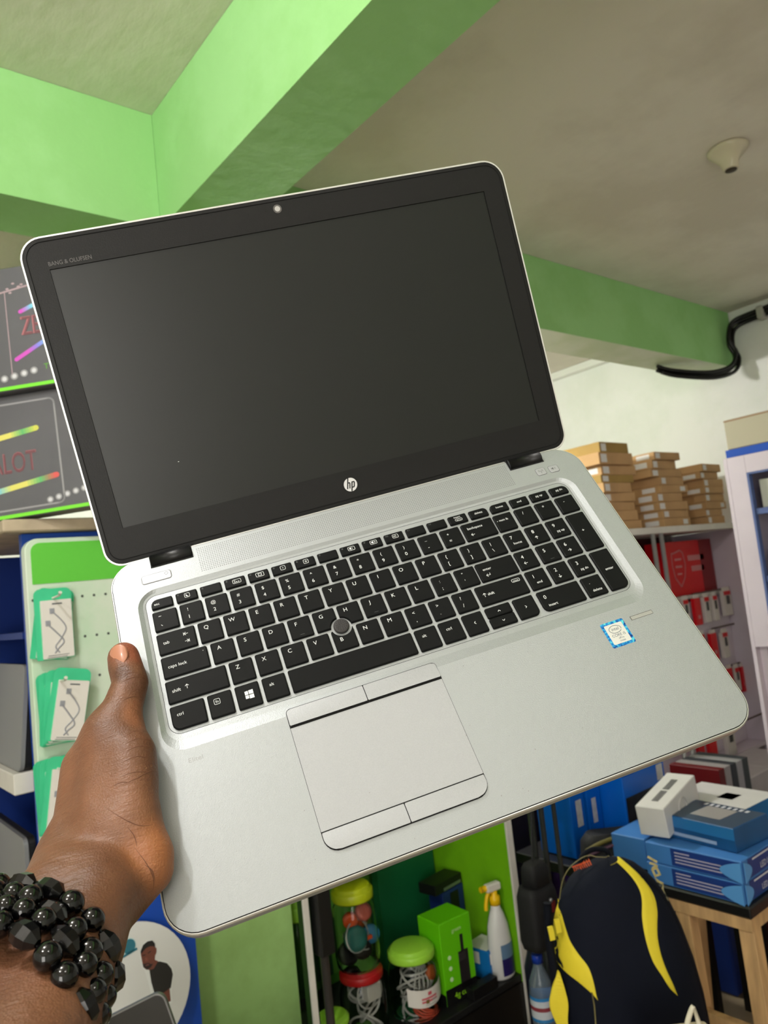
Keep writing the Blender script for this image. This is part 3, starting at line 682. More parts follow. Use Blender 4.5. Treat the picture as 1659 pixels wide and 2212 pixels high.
def patch(center, radius, col, amt, prev):
    """a soft round patch of another skin tone about a point of the hand"""
    vm = N.new('ShaderNodeVectorMath'); vm.operation = 'DISTANCE'; L.new(co.outputs['Object'], vm.inputs[0]); vm.inputs[1].default_value = tuple(c * MM for c in center)
    r = N.new('ShaderNodeMapRange'); r.interpolation_type = 'SMOOTHSTEP'; r.inputs[1].default_value = radius * MM; r.inputs[2].default_value = radius * .35 * MM; r.inputs[3].default_value = 0; r.inputs[4].default_value = amt; L.new(vm.outputs['Value'], r.inputs[0])
    mx = N.new('ShaderNodeMix'); mx.data_type = 'RGBA'; L.new(r.outputs[0], mx.inputs[0]); L.new(prev, mx.inputs[6]); mx.inputs[7].default_value = (*s2l(col), 1); return mx.outputs[2]
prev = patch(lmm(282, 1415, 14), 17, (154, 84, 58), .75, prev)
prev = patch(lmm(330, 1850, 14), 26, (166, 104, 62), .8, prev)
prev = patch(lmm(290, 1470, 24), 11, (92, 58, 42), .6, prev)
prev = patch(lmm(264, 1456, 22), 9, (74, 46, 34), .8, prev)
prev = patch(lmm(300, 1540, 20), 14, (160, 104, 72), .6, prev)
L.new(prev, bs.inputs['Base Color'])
mp = N.new('ShaderNodeMapping'); mp.inputs['Rotation'].default_value = (0, 0, .35); mp.inputs['Scale'].default_value = (60, 520, 260); L.new(co.outputs['Object'], mp.inputs[0])
n1 = N.new('ShaderNodeTexNoise'); n1.inputs['Scale'].default_value = 1; n1.inputs['Detail'].default_value = 3; L.new(mp.outputs[0], n1.inputs['Vector'])
n2 = N.new('ShaderNodeTexVoronoi'); n2.inputs['Scale'].default_value = 900; L.new(co.outputs['Object'], n2.inputs['Vector'])
n3 = N.new('ShaderNodeTexNoise'); n3.inputs['Scale'].default_value = 110; n3.inputs['Detail'].default_value = 3; L.new(co.outputs['Object'], n3.inputs['Vector'])
ad = N.new('ShaderNodeMath'); ad.operation = 'MULTIPLY_ADD'; ad.inputs[1].default_value = .3; L.new(n2.outputs['Distance'], ad.inputs[0]); L.new(n1.outputs['Fac'], ad.inputs[2])
ad2 = N.new('ShaderNodeMath'); ad2.operation = 'MULTIPLY_ADD'; ad2.inputs[1].default_value = .8; L.new(n3.outputs['Fac'], ad2.inputs[0]); L.new(ad.outputs[0], ad2.inputs[2])
bp = N.new('ShaderNodeBump'); bp.inputs['Strength'].default_value = .5; bp.inputs['Distance'].default_value = .0012; L.new(ad2.outputs[0], bp.inputs['Height']); L.new(bp.outputs[0], bs.inputs['Normal'])
me.materials.append(SK)
hand = thing('person', 'bare brown left hand and forearm gripping the laptop by its left edge, thumb on top', 'person', M=LM)
body = link('hand_and_forearm', me, hand)
# creases as fine dark skin folds lying on the surface
from mathutils.bvhtree import BVHTree
bvh = BVHTree.FromPolygons([v.co for v in me.vertices], [tuple(p.vertices) for p in me.polygons])
camL = LM.inverted() @ Vector(CAM_P)
def on_hand(px, py, off=.0):
    d = LM.inverted().to_3x3() @ Vector(ray(px, py)); hit = bvh.ray_cast(camL, d.normalized())
    return None if hit[0] is None else hit[0] + hit[1].normalized() * off
def crease(P, wd=.24, d=.18):
    pts = [on_hand(x, y) for x, y in [tuple(q.to_2d()) for q in smooth_path([(a, b_, 0) for a, b_ in P], 5)]]
    pts = [p for p in pts if p is not None]
    if len(pts) > 3:
        k = len(pts); rr = [wd * MM * (.15 + .85 * math.sin(PI * i / (k - 1))) for i in range(k)]
        CRM.tube(pts, rr, 5)
CRM = MB()
for P in [[(268, 1592), (290, 1580), (318, 1582)], [(270, 1608), (296, 1596), (326, 1600)], [(266, 1626), (300, 1612), (330, 1618)], [(262, 1648), (296, 1634), (330, 1640)],
          [(255, 1680), (290, 1668), (326, 1668)], [(250, 1700), (290, 1684), (324, 1666), (334, 1668)], [(225, 1742), (262, 1766), (300, 1783), (332, 1781)],
          [(275, 1786), (290, 1806), (296, 1830)], [(290, 1830), (318, 1868), (332, 1900), (330, 1925)], [(312, 1868), (328, 1880), (336, 1905)],
          [(262, 1466), (280, 1454), (300, 1452)], [(258, 1476), (284, 1464), (306, 1462)], [(300, 1456), (314, 1464), (319, 1478)], [(262, 1515), (285, 1505), (306, 1508)], [(240, 1700), (262, 1690), (282, 1690)]]:
    crease(P)
tag(CRM.build('skin_creases', mat('skin_fold', (100, 63, 43), rough=.7), body), kind='stuff')
# thumb nail
mb = MB()
c = on_hand(253, 1416, -.0003); nrm = (c - Vector([q * MM for q in lmm(281, 1426, 10)])).normalized()
axis = (Vector(lmm(258, 1396, 20)) - Vector(lmm(268, 1448, 20))).normalized(); axis = (axis - nrm * axis.dot(nrm)).normalized(); side = nrm.cross(axis)
R_ = .0108; vs = []; fs = []; nu, nv = 12, 12
for i in range(nu + 1):
    for j in range(nv + 1):
        a = (i / nu - .5) * 1.30; jj = abs(j / nv - .5) * 2; b_ = (j / nv - .5) * .0150; e_ = (1 - jj ** 3.2 * .75)
        p = c - nrm * (R_ - .0007) + nrm * (R_ * math.cos(a * e_)) + side * (R_ * math.sin(a * e_)) + axis * b_ - nrm * (.0012 * (j / nv - .3) ** 2 * 2)
        vs.append(p)
for i in range(nu):
    for j in range(nv): q = i * (nv + 1) + j; fs.append((q, q + 1, q + nv + 2, q + nv + 1))
mb.add(vs, fs, 0, True)
nl = mb.build('thumbnail', mat('nail_pink', (176, 120, 94), rough=.3, coat=.25), body)
sm = nl.modifiers.new('thickness', 'SOLIDIFY'); sm.thickness = .0006; sm.offset = 0

# ---- bead bracelets round the wrist
BEAD = mat('polished_black_bead', (5, 5, 6), rough=.06, spec=.5, coat=.2)
BEADF = mat('facet_black_bead', (7, 7, 8), rough=.14, spec=.55)
def bead_round():
    m_ = MB().sphere((0, 0, 0), 1, 20, 12); return m_.mesh('bead', BEAD)
def bead_facet():
    m_ = MB(); n_ = 7; pr = [(.35, -1.35), (.92, -.7), (1.0, .1), (.85, .75), (.35, 1.35)]
    m_.lathe(pr, n_, smooth=False); return m_.mesh('bead', BEADF)
MR, MF = bead_round(), bead_facet()
# forearm axis through the two limb chains
def strand(center, axis, ra, rb, side, rbead, phase, label, pattern, wob=.0):
    """beads on an oval loop round the wrist, spaced to touch"""
    t = thing('bead_bracelet', label, 'bracelet', M=LM, group='black bead bracelets on the wrist')
    axis = axis.normalized(); side = (side - axis * side.dot(axis)).normalized(); up = axis.cross(side)
    n_ = 400; P = []
    for k in range(n_):
        a = 2 * PI * k / n_; P.append(center + side * ra * math.cos(a) + up * rb * math.sin(a) + axis * wob * math.sin(a * 2 + phase))
    # walk
    i = 0; s_ = 0; cum = [0]
    for k in range(n_): cum.append(cum[-1] + (P[(k + 1) % n_] - P[k]).length)
    tot = cum[-1]; pos = 0; q = 0; lens = []
    while True:
        L_ = rbead * (2.0 if pattern[q % len(pattern)] == 'o' else 2.9)
        if pos + L_ > tot + rbead * .6: break
        lens.append((pos + L_ / 2, pattern[q % len(pattern)])); pos += L_; q += 1
    sc_ = tot / pos
    for s_, kind in lens:
        s_ *= sc_; k = min(np.searchsorted(cum, s_), n_ - 1); p = P[k]; tg = (P[(k + 1) % n_] - P[k - 1]).normalized()
        jit = Vector((random.uniform(-1, 1), random.uniform(-1, 1), random.uniform(-1, 1))) * .0006
        o = link('bead', MR if kind == 'o' else MF, t); f = rbead * sc_ * random.uniform(.93, 1.04)
        o.matrix_local = Matrix.Translation(p + jit) @ tg.to_track_quat('Z', 'Y').to_matrix().to_4x4() @ Matrix.Rotation(random.uniform(0, 6), 4, 'Z') @ Matrix.Diagonal((f, f, f * (1.0), 1))
    m_ = MB(); m_.tube(P[::8], .0006, 5, closed=True); m_.build('cord', BLACK, t)
V3 = lambda a: Vector([float(q) * MM for q in a])
A1 = (V3(arm1[2][0]) + V3(arm2[2][0])) / 2; A2 = (V3(arm1[3][0]) + V3(arm2[3][0])) / 2
ax = (A2 - A1); side = V3(arm1[2][0]) - V3(arm2[2][0])
vc = (camL - A1).normalized()
tilt = ax.normalized()
C0 = A1 - tilt * .004 - side.normalized() * .006
def tilted(k1, k2): return (tilt + side.normalized() * k1 + vc * k2)
strand(C0 + tilt * .004, tilted(-.42, .12), .0465, .0330, side, .0058, 0, 'black bead bracelet nearest the hand, mixing faceted and round beads', 'foof')
strand(C0 + tilt * .0135, tilted(-.46, .05), .0480, .0350, side, .0056, 1, 'black bead bracelet of round beads, second from the hand', 'ooofo')
strand(C0 + tilt * .023, tilted(-.50, .10), .0490, .0360, side, .0056, 2, 'black bead bracelet in the middle of the bunch with a few faceted beads', 'oofooo')
strand(C0 + tilt * .0325, tilted(-.46, .0), .0500, .0370, side, .0058, 3, 'black bead bracelet farthest from the hand with long faceted beads', 'foo')
#MORE
# ================================================================ left: blue cabinet, pegboard, keyboard boxes
t = thing('display_cabinet', 'blue cabinet with open side and worn wooden top behind the pegboard', 'cabinet', (0, 0, 0))
MB().box(.445, .777, 1.835, 1.86, .02, 1.705).build('front_panel', BLUE, t)
MB().box(.62, .64, 1.865, 2.38, .02, 1.70).build('inner_panel', BLUE, t)
MB().box(.36, .777, 2.385, 2.40, .02, 1.70).build('back_panel', NAVY, t)
MB().box(.40, .779, 1.80, 2.40, 1.707, 1.735, bev=.003).build('wooden_top', mat('worn_wood', (188, 172, 148), rough=.8, var=.2, scale=14), t)
for z in (1.135, .55): MB().box(.405, .618, 1.862, 2.38, z, z + .045, bev=.002).build('shelf', OFFW, t)
MB().box(.45, .618, 1.90, 2.38, 1.47, 1.485).build('shelf', NAVY, t)
# laptops standing on the inner shelf
def edge_laptop(name, y0, y1, z0, h, lean, label, x=.42, grp=None):
    t = thing(name, label, 'laptop', (x, (y0 + y1) / 2, z0), 0, grp); t.rotation_euler = (0, lean, 0)
    w_ = (y1 - y0) / 2
    o = [(p[1], p[0]) for p in rrect(-w_, w_, 0, h, .018, 5)]
    mb = MB(); mb.loft([([(0, p[1], p[0]) for p in o], 0), ([(.009, p[1], p[0]) for p in o], 0)]); mb.build('lid', mat('aluminium_grey', (140, 141, 144), rough=.4, metal=.5), t)
    mb = MB(); o2 = [(p[1], p[0]) for p in rrect(-w_, w_, 0, h, .018, 5)]
    mb.loft([([(.0105, p[1], p[0]) for p in o2], 0), ([(.024, p[1], p[0]) for p in o2], 0)]); mb.build('base', BLACK, t)
edge_laptop('display_laptop', 1.865, 2.21, 1.182, .232, .10, 'grey closed laptop standing on edge on the white inner shelf')
edge_laptop('display_laptop', 1.87, 2.22, .598, .44, .0, 'large grey closed laptop standing below the white inner shelf', grp=None)
# keyboard boxes
YW = math.atan2(-.626, .78)
def kb_box(label, P, w_, h_, d_, lean, seed):
    t = thing('keyboard_box', label, 'box', P, YW, 'boxed keyboards on the blue cabinet'); t.rotation_euler = (lean, .035, YW)
    MB().box(-.28, w_, 0, d_, 0, h_, bev=.003).build('carton', mat('dark_grey_carton', (92, 92, 96), rough=.28, var=.08, scale=6), t)
    # flat print lives on the front face (y = 0 plane, facing -y)
    def face(mb, mats, name): mb.xf(Matrix(((1, 0, 0, 0), (0, 0, -1, -.0006), (0, 1, 0, 0), (0, 0, 0, 1)))); return mb.build(name, mats, t)
    face(MB().box(-.275, w_ - .001, .002, .010, 0, .0004), mat('lime_stripe', (120, 220, 50), rough=.4), 'green_stripe')
    return t, face
RAINC = [(204, 84, 190), (130, 130, 220), (120, 196, 224), (220, 226, 226), (220, 214, 110), (100, 180, 110), (206, 206, 90), (214, 92, 88)]
def rainbow(face, x0, y0, x1, y1, wd, cols, name='rainbow_bar'):
    """printed bar whose colour runs from tone to tone in short steps"""
    mb = MB(); K = 5; rgb = [RAINC[c] for c in cols]; seq = []
    for i in range(len(cols) - 1):
        for k in range(K): u = k / K; seq.append(tuple(int(rgb[i][q] * (1 - u) + rgb[i + 1][q] * u) for q in range(3)))
    seq.append(rgb[-1]); mats = [mat('print_%d_%d_%d' % c, c, rough=.35) for c in seq]; n_ = len(seq)
    for k in range(n_):
        a = (x0 + (x1 - x0) * k / n_, y0 + (y1 - y0) * k / n_); b_ = (x0 + (x1 - x0) * (k + 1) / n_, y0 + (y1 - y0) * (k + 1) / n_)
        d = Vector((b_[0] - a[0], b_[1] - a[1])).normalized(); q = Vector((-d.y, d.x)) * wd / 2
        mb.add([(a[0] + q.x, a[1] + q.y, 0), (a[0] - q.x, a[1] - q.y, 0), (b_[0] - q.x, b_[1] - q.y, 0), (b_[0] + q.x, b_[1] + q.y, 0)], [(0, 1, 2, 3)], k)
    for (x, y, c) in ((x0, y0, 0), (x1, y1, n_ - 1)): mb.add([(x + wd / 2 * math.cos(a), y + wd / 2 * math.sin(a), .0001) for a in [PI * k / 6 for k in range(12)]], [tuple(range(12))], c)
    face(mb, mats, name)
REDP = mat('faded_red_print', (168, 98, 104), rough=.5)
SILP = mat('silver_print', (206, 206, 210), rough=.4)
def outline_word(face, s, x, y, size, sx=.62):
    mb = MB(); add_text(mb, s, x, y, 0, size, mi=0, sx=sx); add_text(mb, s, x + .0012, y - .0012, .0001, size, mi=1, sx=sx * .97)
    face(mb, [REDP, mat('maroon_print', (110, 66, 72), rough=.5)], 'box_lettering')
PB = PD(0, 1147, 1.69)
t, face = kb_box('grey keyboard box at the bottom, red letters between two long rainbow bars', (PB.x, PB.y, 1.7365), .30, .283, .05, .0, 1)
t.rotation_euler = (-.02, -.055, YW)
rainbow(face, -.10, .170, .104, .198, .0125, [0, 1, 2, 3, 4, 4, 5, 6]); rainbow(face, -.10, .050, .138, .084, .0125, [0, 1, 2, 2, 4, 4, 5, 7])
outline_word(face, 'ZEALOT', .022, .104, .066)
mb = MB()
for k in range(7):
    x = .118 + .0195 * k; mb.add([(x + .0075 * math.cos(a), .030 + .0075 * math.sin(a) + .0035 * k, 0) for a in [PI * q / 8 for q in range(16)]], [tuple(range(16))], 0)
    mb.add([(x + .0045 * math.cos(a), .030 + .0045 * math.sin(a) + .0035 * k, .0001) for a in [PI * q / 6 for q in range(12)]], [tuple(range(12))], 1)
tag(face(mb, [mat('badge_grey', (150, 150, 152), rough=.4), SILP], 'feature_badge'), kind='stuff')
mb = MB(); stroke(mb, rrect(-.27, .150, .02, .262, .012, 4), .004, 0, closed=True); face(mb, mat('window_rim', (150, 150, 152), rough=.3), 'printed_frame')
PU = PD(0, 862, 1.70)
t2, face = kb_box('grey keyboard box on top, its rainbow bars slanting and green stripe at the foot', (PU.x, PU.y, 2.0225), .30, .29, .05, 0, 2)
t2.rotation_euler = (-.02, -.055, YW)
rainbow(face, .066, .180, .18, .222, .0095, [0, 2, 3, 4, 5, 7]); rainbow(face, .046, .070, .20, .148, .0095, [0, 0, 1, 2, 4, 4, 7])
outline_word(face, 'ZEALOT', .134, .125, .062)
mb = MB()
for k in range(5):
    x = -.008 + .0225 * k; mb.add([(x + .0085 * math.cos(a), .026 + .0085 * math.sin(a) + .0032 * k, 0) for a in [PI * q / 8 for q in range(16)]], [tuple(range(16))], 0)
    mb.add([(x + .005 * math.cos(a), .026 + .005 * math.sin(a) + .0032 * k, .0001) for a in [PI * q / 6 for q in range(12)]], [tuple(range(12))], 1)
tag(face(mb, [MATS['badge_grey'], SILP], 'feature_badge'), kind='stuff')
mb = MB(); add_text(mb, 'TYPE', .125, .038, 0, .018); face(mb, mat('lime_print', (96, 170, 40), rough=.5), 'box_word')
mb = MB(); mb.add([(.0, .225, 0), (.16, .248, 0), (.16, .252, 0), (.0, .229, 0)], [(0, 1, 2, 3)]); mb.add([(.032, .03, 0), (.034, .03, 0), (.036, .235, 0), (.034, .235, 0)], [(0, 1, 2, 3)])
for x, y in [(.042, .238), (.056, .249), (.048, .228), (.068, .240), (.075, .244), (.012, .195)]: mb.add([(x + .004 * math.cos(a), y + .0025 * math.sin(a), 0) for a in [PI * q / 4 for q in range(8)]], [tuple(range(8))])
face(mb, mat('pink_grey_print', (172, 150, 156), rough=.4), 'printed_scene')

# pegboard
PGX0, PGX1, PGZ0, PGZ1 = .441, .70, .90, 1.690
t = thing('pegboard', 'white pegboard with green header panel hanging on the blue cabinet', 'display board', (0, 1.80, 0))
o = rrect(PGX0, PGX1, PGZ0, PGZ1, .028, 6)
mb = MB(); mb.loft([([(p[0], .030, p[1]) for p in o], 0), ([(p[0], .002, p[1]) for p in o], 0), ([(p[0], .0, p[1]) for p in rrect(PGX0 + .002, PGX1 - .002, PGZ0 + .002, PGZ1 - .002, .026, 6)], 0)])
t.rotation_euler = (0, 0, 0)
two_tone('board_white', (218, 228, 212), (190, 222, 190), scale=5, lo=.4, hi=.7, rough=.35)
mb.build('board', MATS['board_white'], t)
mb = MB(); o = rrect(PGX0 + .012, PGX1 - .012, 1.588, PGZ1 - .010, [.001, .001, .02, .02], 6)
mb.loft([([(p[0], -.0002, p[1]) for p in o], 0), ([(p[0], -.0014, p[1]) for p in o], 0)]); mb.build('header_panel', mat('header_green', (98, 198, 66), rough=.45), t)
mb = MB(); 
for i in range(10):
    for j in range(7):
        x = .452 + .0265 * i; z = 1.553 - .0915 * 2 * (j / 2.) 
        if x > PGX1 - .015: continue
        mb.add([(x + .0032 * math.cos(a), -.0004, z + .0032 * math.sin(a)) for a in [PI * k / 5 for k in range(10)]], [tuple(range(10))[::-1]])
tag(mb.build('peg_holes', mat('hole_dark', (70, 78, 70), rough=.8), t), kind='stuff')
for x, z in ((.478, 1.553), (.478, 1.371), (.462, 1.188)):
    mb = MB(); mb.tube([(x + .010, -.001, z), (x + .010, -.07, z + .004), (x + .010, -.079, z + .010)], [.0024, .0024, .004], 8); mb.build('hook', mat('hook_white', (214, 212, 200), rough=.4), t)
# cable packets: one built, the rest copied
TEAL = mat('teal_card', (66, 198, 146), rough=.45); CWH = mat('card_white', (226, 222, 216), rough=.4)
src = thing('cable_packet', '', 'packet', (0, 0, 0), group='cable packets on the pegboard hooks')
o = rrect(-.040, .040, -.155, .0, [.003, .003, .014, .014], 4)
mb = MB(); mb.loft([([(p[0], .0008, p[1]) for p in o], 0), ([(p[0], -.0008, p[1]) for p in o], 0)]); mb.build('backing_card', TEAL, src)
o = rrect(-.028, .037, -.153, -.026, .002, 3)
mb = MB(); mb.loft([([(p[0], -.0009, p[1]) for p in o], 0), ([(p[0], -.006, p[1]) for p in o], 0)]); mb.build('front_box', CWH, src)
mb = MB(); pts = smooth_path([(-.016, 0, -.078), (.002, 0, -.098), (.016, 0, -.118), (.004, 0, -.132), (-.004, 0, -.142)]); mb.tube([(p.x, -.0064, p.z) for p in pts], .0016, 5)
pts = smooth_path([(-.004, 0, -.052), (.012, 0, -.070), (.022, 0, -.090), (.010, 0, -.112), (-.002, 0, -.128), (.006, 0, -.142)]); mb.tube([(p.x, -.0064, p.z) for p in pts], .0014, 5)
mb.box(-.020, -.010, -.0072, -.0062, -.082, -.070); mb.box(-.010, 0, -.0072, -.0062, -.056, -.044)
mb.build('printed_cable', mat('print_grey', (150, 152, 160), rough=.5), src)
mb = MB()
def on_xz(m_, y): return m_.xf(Matrix(((1, 0, 0, 0), (0, 0, -1, y), (0, 1, 0, 0), (0, 0, 0, 1))))
for k, (a, b_) in enumerate([(-.018, .026), (-.020, .022)]): mb.box(a, b_, -.1475 - .004 * k, -.1462 - .004 * k, 0, .0003)
mb.box(-.004, .017, -.036, -.033, 0, .0003)
on_xz(mb, -.0062); mb.build('small_print', mat('print_dark', (90, 94, 98), rough=.5), src)
place = [(.488, 1.5755, -.020, 'teal cable packet in front on the top pegboard hook', 0, .02), (.500, 1.574, -.008, 'teal cable packet behind, swung right on the top pegboard hook', -.16, 0),
         (.518, 1.396, -.034, 'teal cable packet in front on the middle pegboard hook, tilted', -.20, .02), (.502, 1.395, -.026, 'second teal cable packet on the middle pegboard hook, mostly covered', -.11, .0), (.489, 1.393, -.018, 'third teal cable packet on the middle pegboard hook, only its edge showing', -.04, 0), (.484, 1.392, -.010, 'hindmost teal cable packet on the middle pegboard hook', .03, 0),
         (.492, 1.212, -.034, 'teal cable packet in front on the lowest pegboard hook beside the thumb base', -.16, 0), (.477, 1.212, -.026, 'second teal cable packet on the lowest pegboard hook, edge showing', -.04, 0), (.472, 1.211, -.018, 'third teal cable packet on the lowest pegboard hook', .0, 0), (.468, 1.210, -.010, 'hindmost teal cable packet on the lowest pegboard hook', .03, 0)]
for i, (x, z, dy, lab, rot, yw) in enumerate(place):
    o = src if i == 0 else copy_thing(src, lab); o['label'] = lab
    o.location = (x, 1.80 + dy, z + .0); o.rotation_euler = (0, -rot, 0)

# round sign with a printed portrait
t = thing('round_sign', 'round white sign with teal emblem and cut-out picture of a man in a black shirt', 'sign', (.600, 1.80, .520)); t.rotation_euler = (-.06, 0, 0)
def disc_xz(mb, cx, cz, rx, rz, y0, y1, n_=48): o = ell(cx, cz, rx, rz, n_); mb.loft([([(p[0], y0, p[1]) for p in o], 0), ([(p[0], y1, p[1]) for p in o], 0)]); return mb
disc_xz(MB(), 0, .145, .145, .145, .004, -.004).build('disc', mat('sign_white', (216, 216, 214), rough=.4), t)
def fxz(name, pts, y, m_): mb = MB(); mb.add([(p[0], y, p[1]) for p in pts], [tuple(range(len(pts)))]); return mb.build(name, m_, t)
TE = mat('emblem_teal', (44, 108, 126), rough=.5)
def flat(name, outline, y, m_, par):   # thin printed shape facing -y
    mb = MB(); n_ = len(outline); mb.loft([([(p[0], y, p[1]) for p in outline], 0), ([(p[0], y - .0004, p[1]) for p in outline], 0)]); return mb.build(name, m_, par)
SHX, SHZ = .046, .030
_flat = flat
def flat(name, outline, y, m_, par): return _flat(name, [(p[0] + SHX, p[1] + SHZ) for p in outline], y, m_, par)
flat('emblem_halo', ell(-.036, .212, .0165, .0175, 20), -.0042, mat('halo', (190, 214, 214), rough=.5), t)
flat('emblem', ell(-.036, .212, .0145, .0155, 20), -.0047, TE, t)
flat('emblem_band', [(-.052, .193), (-.018, .199), (-.019, .204), (-.053, .198)], -.0047, TE, t)
PO = [(-.006, .150), (-.012, .158), (-.013, .176), (-.014, .188), (-.008, .203), (.004, .210), (.016, .208), (.023, .200), (.024, .190), (.027, .186), (.026, .178), (.022, .172), (.021, .163), (.030, .158), (.048, .148), (.058, .132), (.060, .118), (.052, .090), (.050, .082), (.049, .06), (.010, .06), (.004, .09), (.0, .12)]
flat('portrait_cutout', [(x - .0, z) for x, z in PO], -.0042, mat('cutout_edge', (226, 228, 226), rough=.5), t)
sk_ = mat('printed_skin', (108, 62, 50), rough=.5); hr_ = mat('printed_hair', (26, 24, 24), rough=.6); sh_ = mat('printed_shirt', (34, 32, 30), rough=.6)
flat('printed_shirt', [(.004, .150), (.010, .154), (.020, .158), (.030, .156), (.046, .146), (.055, .131), (.057, .118), (.049, .092), (.030, .088), (.012, .088), (.006, .12)], -.0047, sh_, t)
flat('printed_arm', [(.014, .089), (.046, .093), (.046, .065), (.014, .065)], -.0047, sk_, t)
flat('printed_neck', [(-.002, .152), (.018, .164), (.026, .158), (.014, .146), (.004, .147)], -.0049, sk_, t)
flat('printed_head', [(-.009, .158), (-.011, .176), (-.012, .188), (-.006, .199), (.006, .203), (.018, .200), (.022, .190), (.025, .186), (.024, .178), (.020, .172), (.018, .160), (.008, .152), (-.002, .150)], -.0050, sk_, t)
flat('printed_hair', [(-.012, .186), (-.012, .193), (-.005, .204), (.006, .208), (.017, .206), (.022, .198), (.022, .188), (.019, .193), (.010, .196), (.0, .195), (-.008, .190)], -.0055, hr_, t)
flat('printed_beard', [(-.0105, .166), (-.008, .157), (-.001, .150), (.008, .152), (.014, .158), (.009, .158), (.003, .163), (-.006, .164)], -.0055, mat('printed_beard', (44, 30, 28), rough=.6), t)
for p in ([(-.009, .182), (-.002, .181), (-.002, .183), (-.009, .184)], [(.004, .182), (.011, .184), (.011, .186), (.004, .184)]): flat('printed_brow', p, -.0057, hr_, t)
flat('printed_smile', [(-.004, .1585), (.005, .158), (.003, .1605), (-.003, .161)], -.0060, mat('printed_lip', (120, 70, 66), rough=.5), t)
flat('printed_nose', [(-.003, .176), (.001, .176), (.003, .168), (-.004, .168)], -.0057, mat('printed_nose', (128, 76, 62), rough=.5), t)
# tablet leaning near the sign, on a counter of its own
t = thing('counter', 'low white counter under the round sign', 'counter', (0, 0, 0))
MB().box(.02, .775, 1.30, 1.828, .47, .515, bev=.004).build('worktop', OFFW, t); MB().box(.05, .76, 1.33, 1.80, .0, .468).build('body', NAVY, t)
TM = Matrix.Translation(PD(236, 2300, 1.38))
t = thing('tablet_computer', 'dark tablet with rounded corners and silver edge in front of the round sign', 'tablet', (.49, 1.44, .516), YW + .15); t.rotation_euler = (-.12, -.30, YW + .12); t.location = PD(352, 2136, 1.34) - Euler((-.12, -.30, YW + .12)).to_matrix() @ Vector((.036, 0, .33))
o = rrect(-.17, .036, .055, .33, .018, 6)
MB().loft([([(p[0], .005, p[1]) for p in o], 0), ([(p[0], -.003, p[1]) for p in o], 0), ([(p[0], -.004, p[1]) for p in rrect(-.169, .035, .056, .329, .017, 6)], 0)]).build('casing', mat('steel_rim', (120, 120, 120), rough=.3, metal=.7), t)
o = rrect(-.167, .033, .058, .327, .015, 6); MB().loft([([(p[0], -.0041, p[1]) for p in o], 0), ([(p[0], -.0046, p[1]) for p in o], 0)]).build('screen_glass', mat('dark_glass', (38, 38, 37), rough=.22), t)
MB().box(-.08, .0, -.02, .03, .0, .06).build('stand', BLACK, t)

# ================================================================ centre: green display cabinet with jars
SH = .30
t = thing('green_cabinet', 'green-lined cabinet with white edges and dark drawer front', 'cabinet', (0, 0, 0))
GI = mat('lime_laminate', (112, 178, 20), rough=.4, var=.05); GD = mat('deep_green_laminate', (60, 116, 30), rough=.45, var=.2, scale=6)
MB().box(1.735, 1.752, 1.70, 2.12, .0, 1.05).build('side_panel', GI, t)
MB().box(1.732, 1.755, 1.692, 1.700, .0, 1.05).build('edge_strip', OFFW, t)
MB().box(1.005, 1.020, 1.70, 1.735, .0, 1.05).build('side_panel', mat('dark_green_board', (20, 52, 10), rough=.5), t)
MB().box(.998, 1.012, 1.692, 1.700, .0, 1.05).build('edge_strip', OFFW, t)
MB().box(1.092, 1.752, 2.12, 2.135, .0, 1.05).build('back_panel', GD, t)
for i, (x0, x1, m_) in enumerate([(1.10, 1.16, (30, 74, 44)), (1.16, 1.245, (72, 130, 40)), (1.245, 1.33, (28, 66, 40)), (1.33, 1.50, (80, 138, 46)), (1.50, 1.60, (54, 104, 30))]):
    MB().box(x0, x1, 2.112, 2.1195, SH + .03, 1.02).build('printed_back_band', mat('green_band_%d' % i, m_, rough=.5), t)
MB().box(1.021, 1.734, 1.705, 1.912, SH - .02, SH, bev=.002).box(1.094, 1.734, 1.90, 2.119, SH - .02, SH).build('shelf', mat('black_shelf', (22, 22, 22), rough=.4), t)
MB().box(1.021, 1.734, 1.702, 1.716, .0, SH - .022).build('drawer_front', mat('drawer_black', (18, 15, 13), rough=.4), t)
MB().box(1.094, 1.752, 1.692, 2.135, 1.052, 1.07).build('top', OFFW, t)
mb = MB().tube([(1.042, 1.690, .0), (1.042, 1.690, .62)], .011, 14); MBp = mb
t = thing('display_pole', 'black upright pole, grey painted reflection on its lower part, at the left front of the green cabinet', 'pole', (0, 0, 0))
mb.build('tube', mat('pole_reflection_grey', (86, 82, 80), rough=.4, metal=.4), t)  # grey stands for light reflected on the lower part of the black pole
MB().box(1.022, 1.064, 1.668, 1.712, .62, 1.03, bev=.004).build('black_upper_part', BLACK, t)
GLASS = mat('clear_plastic', (236, 240, 238), rough=.05, trans=1, ior=1.2)
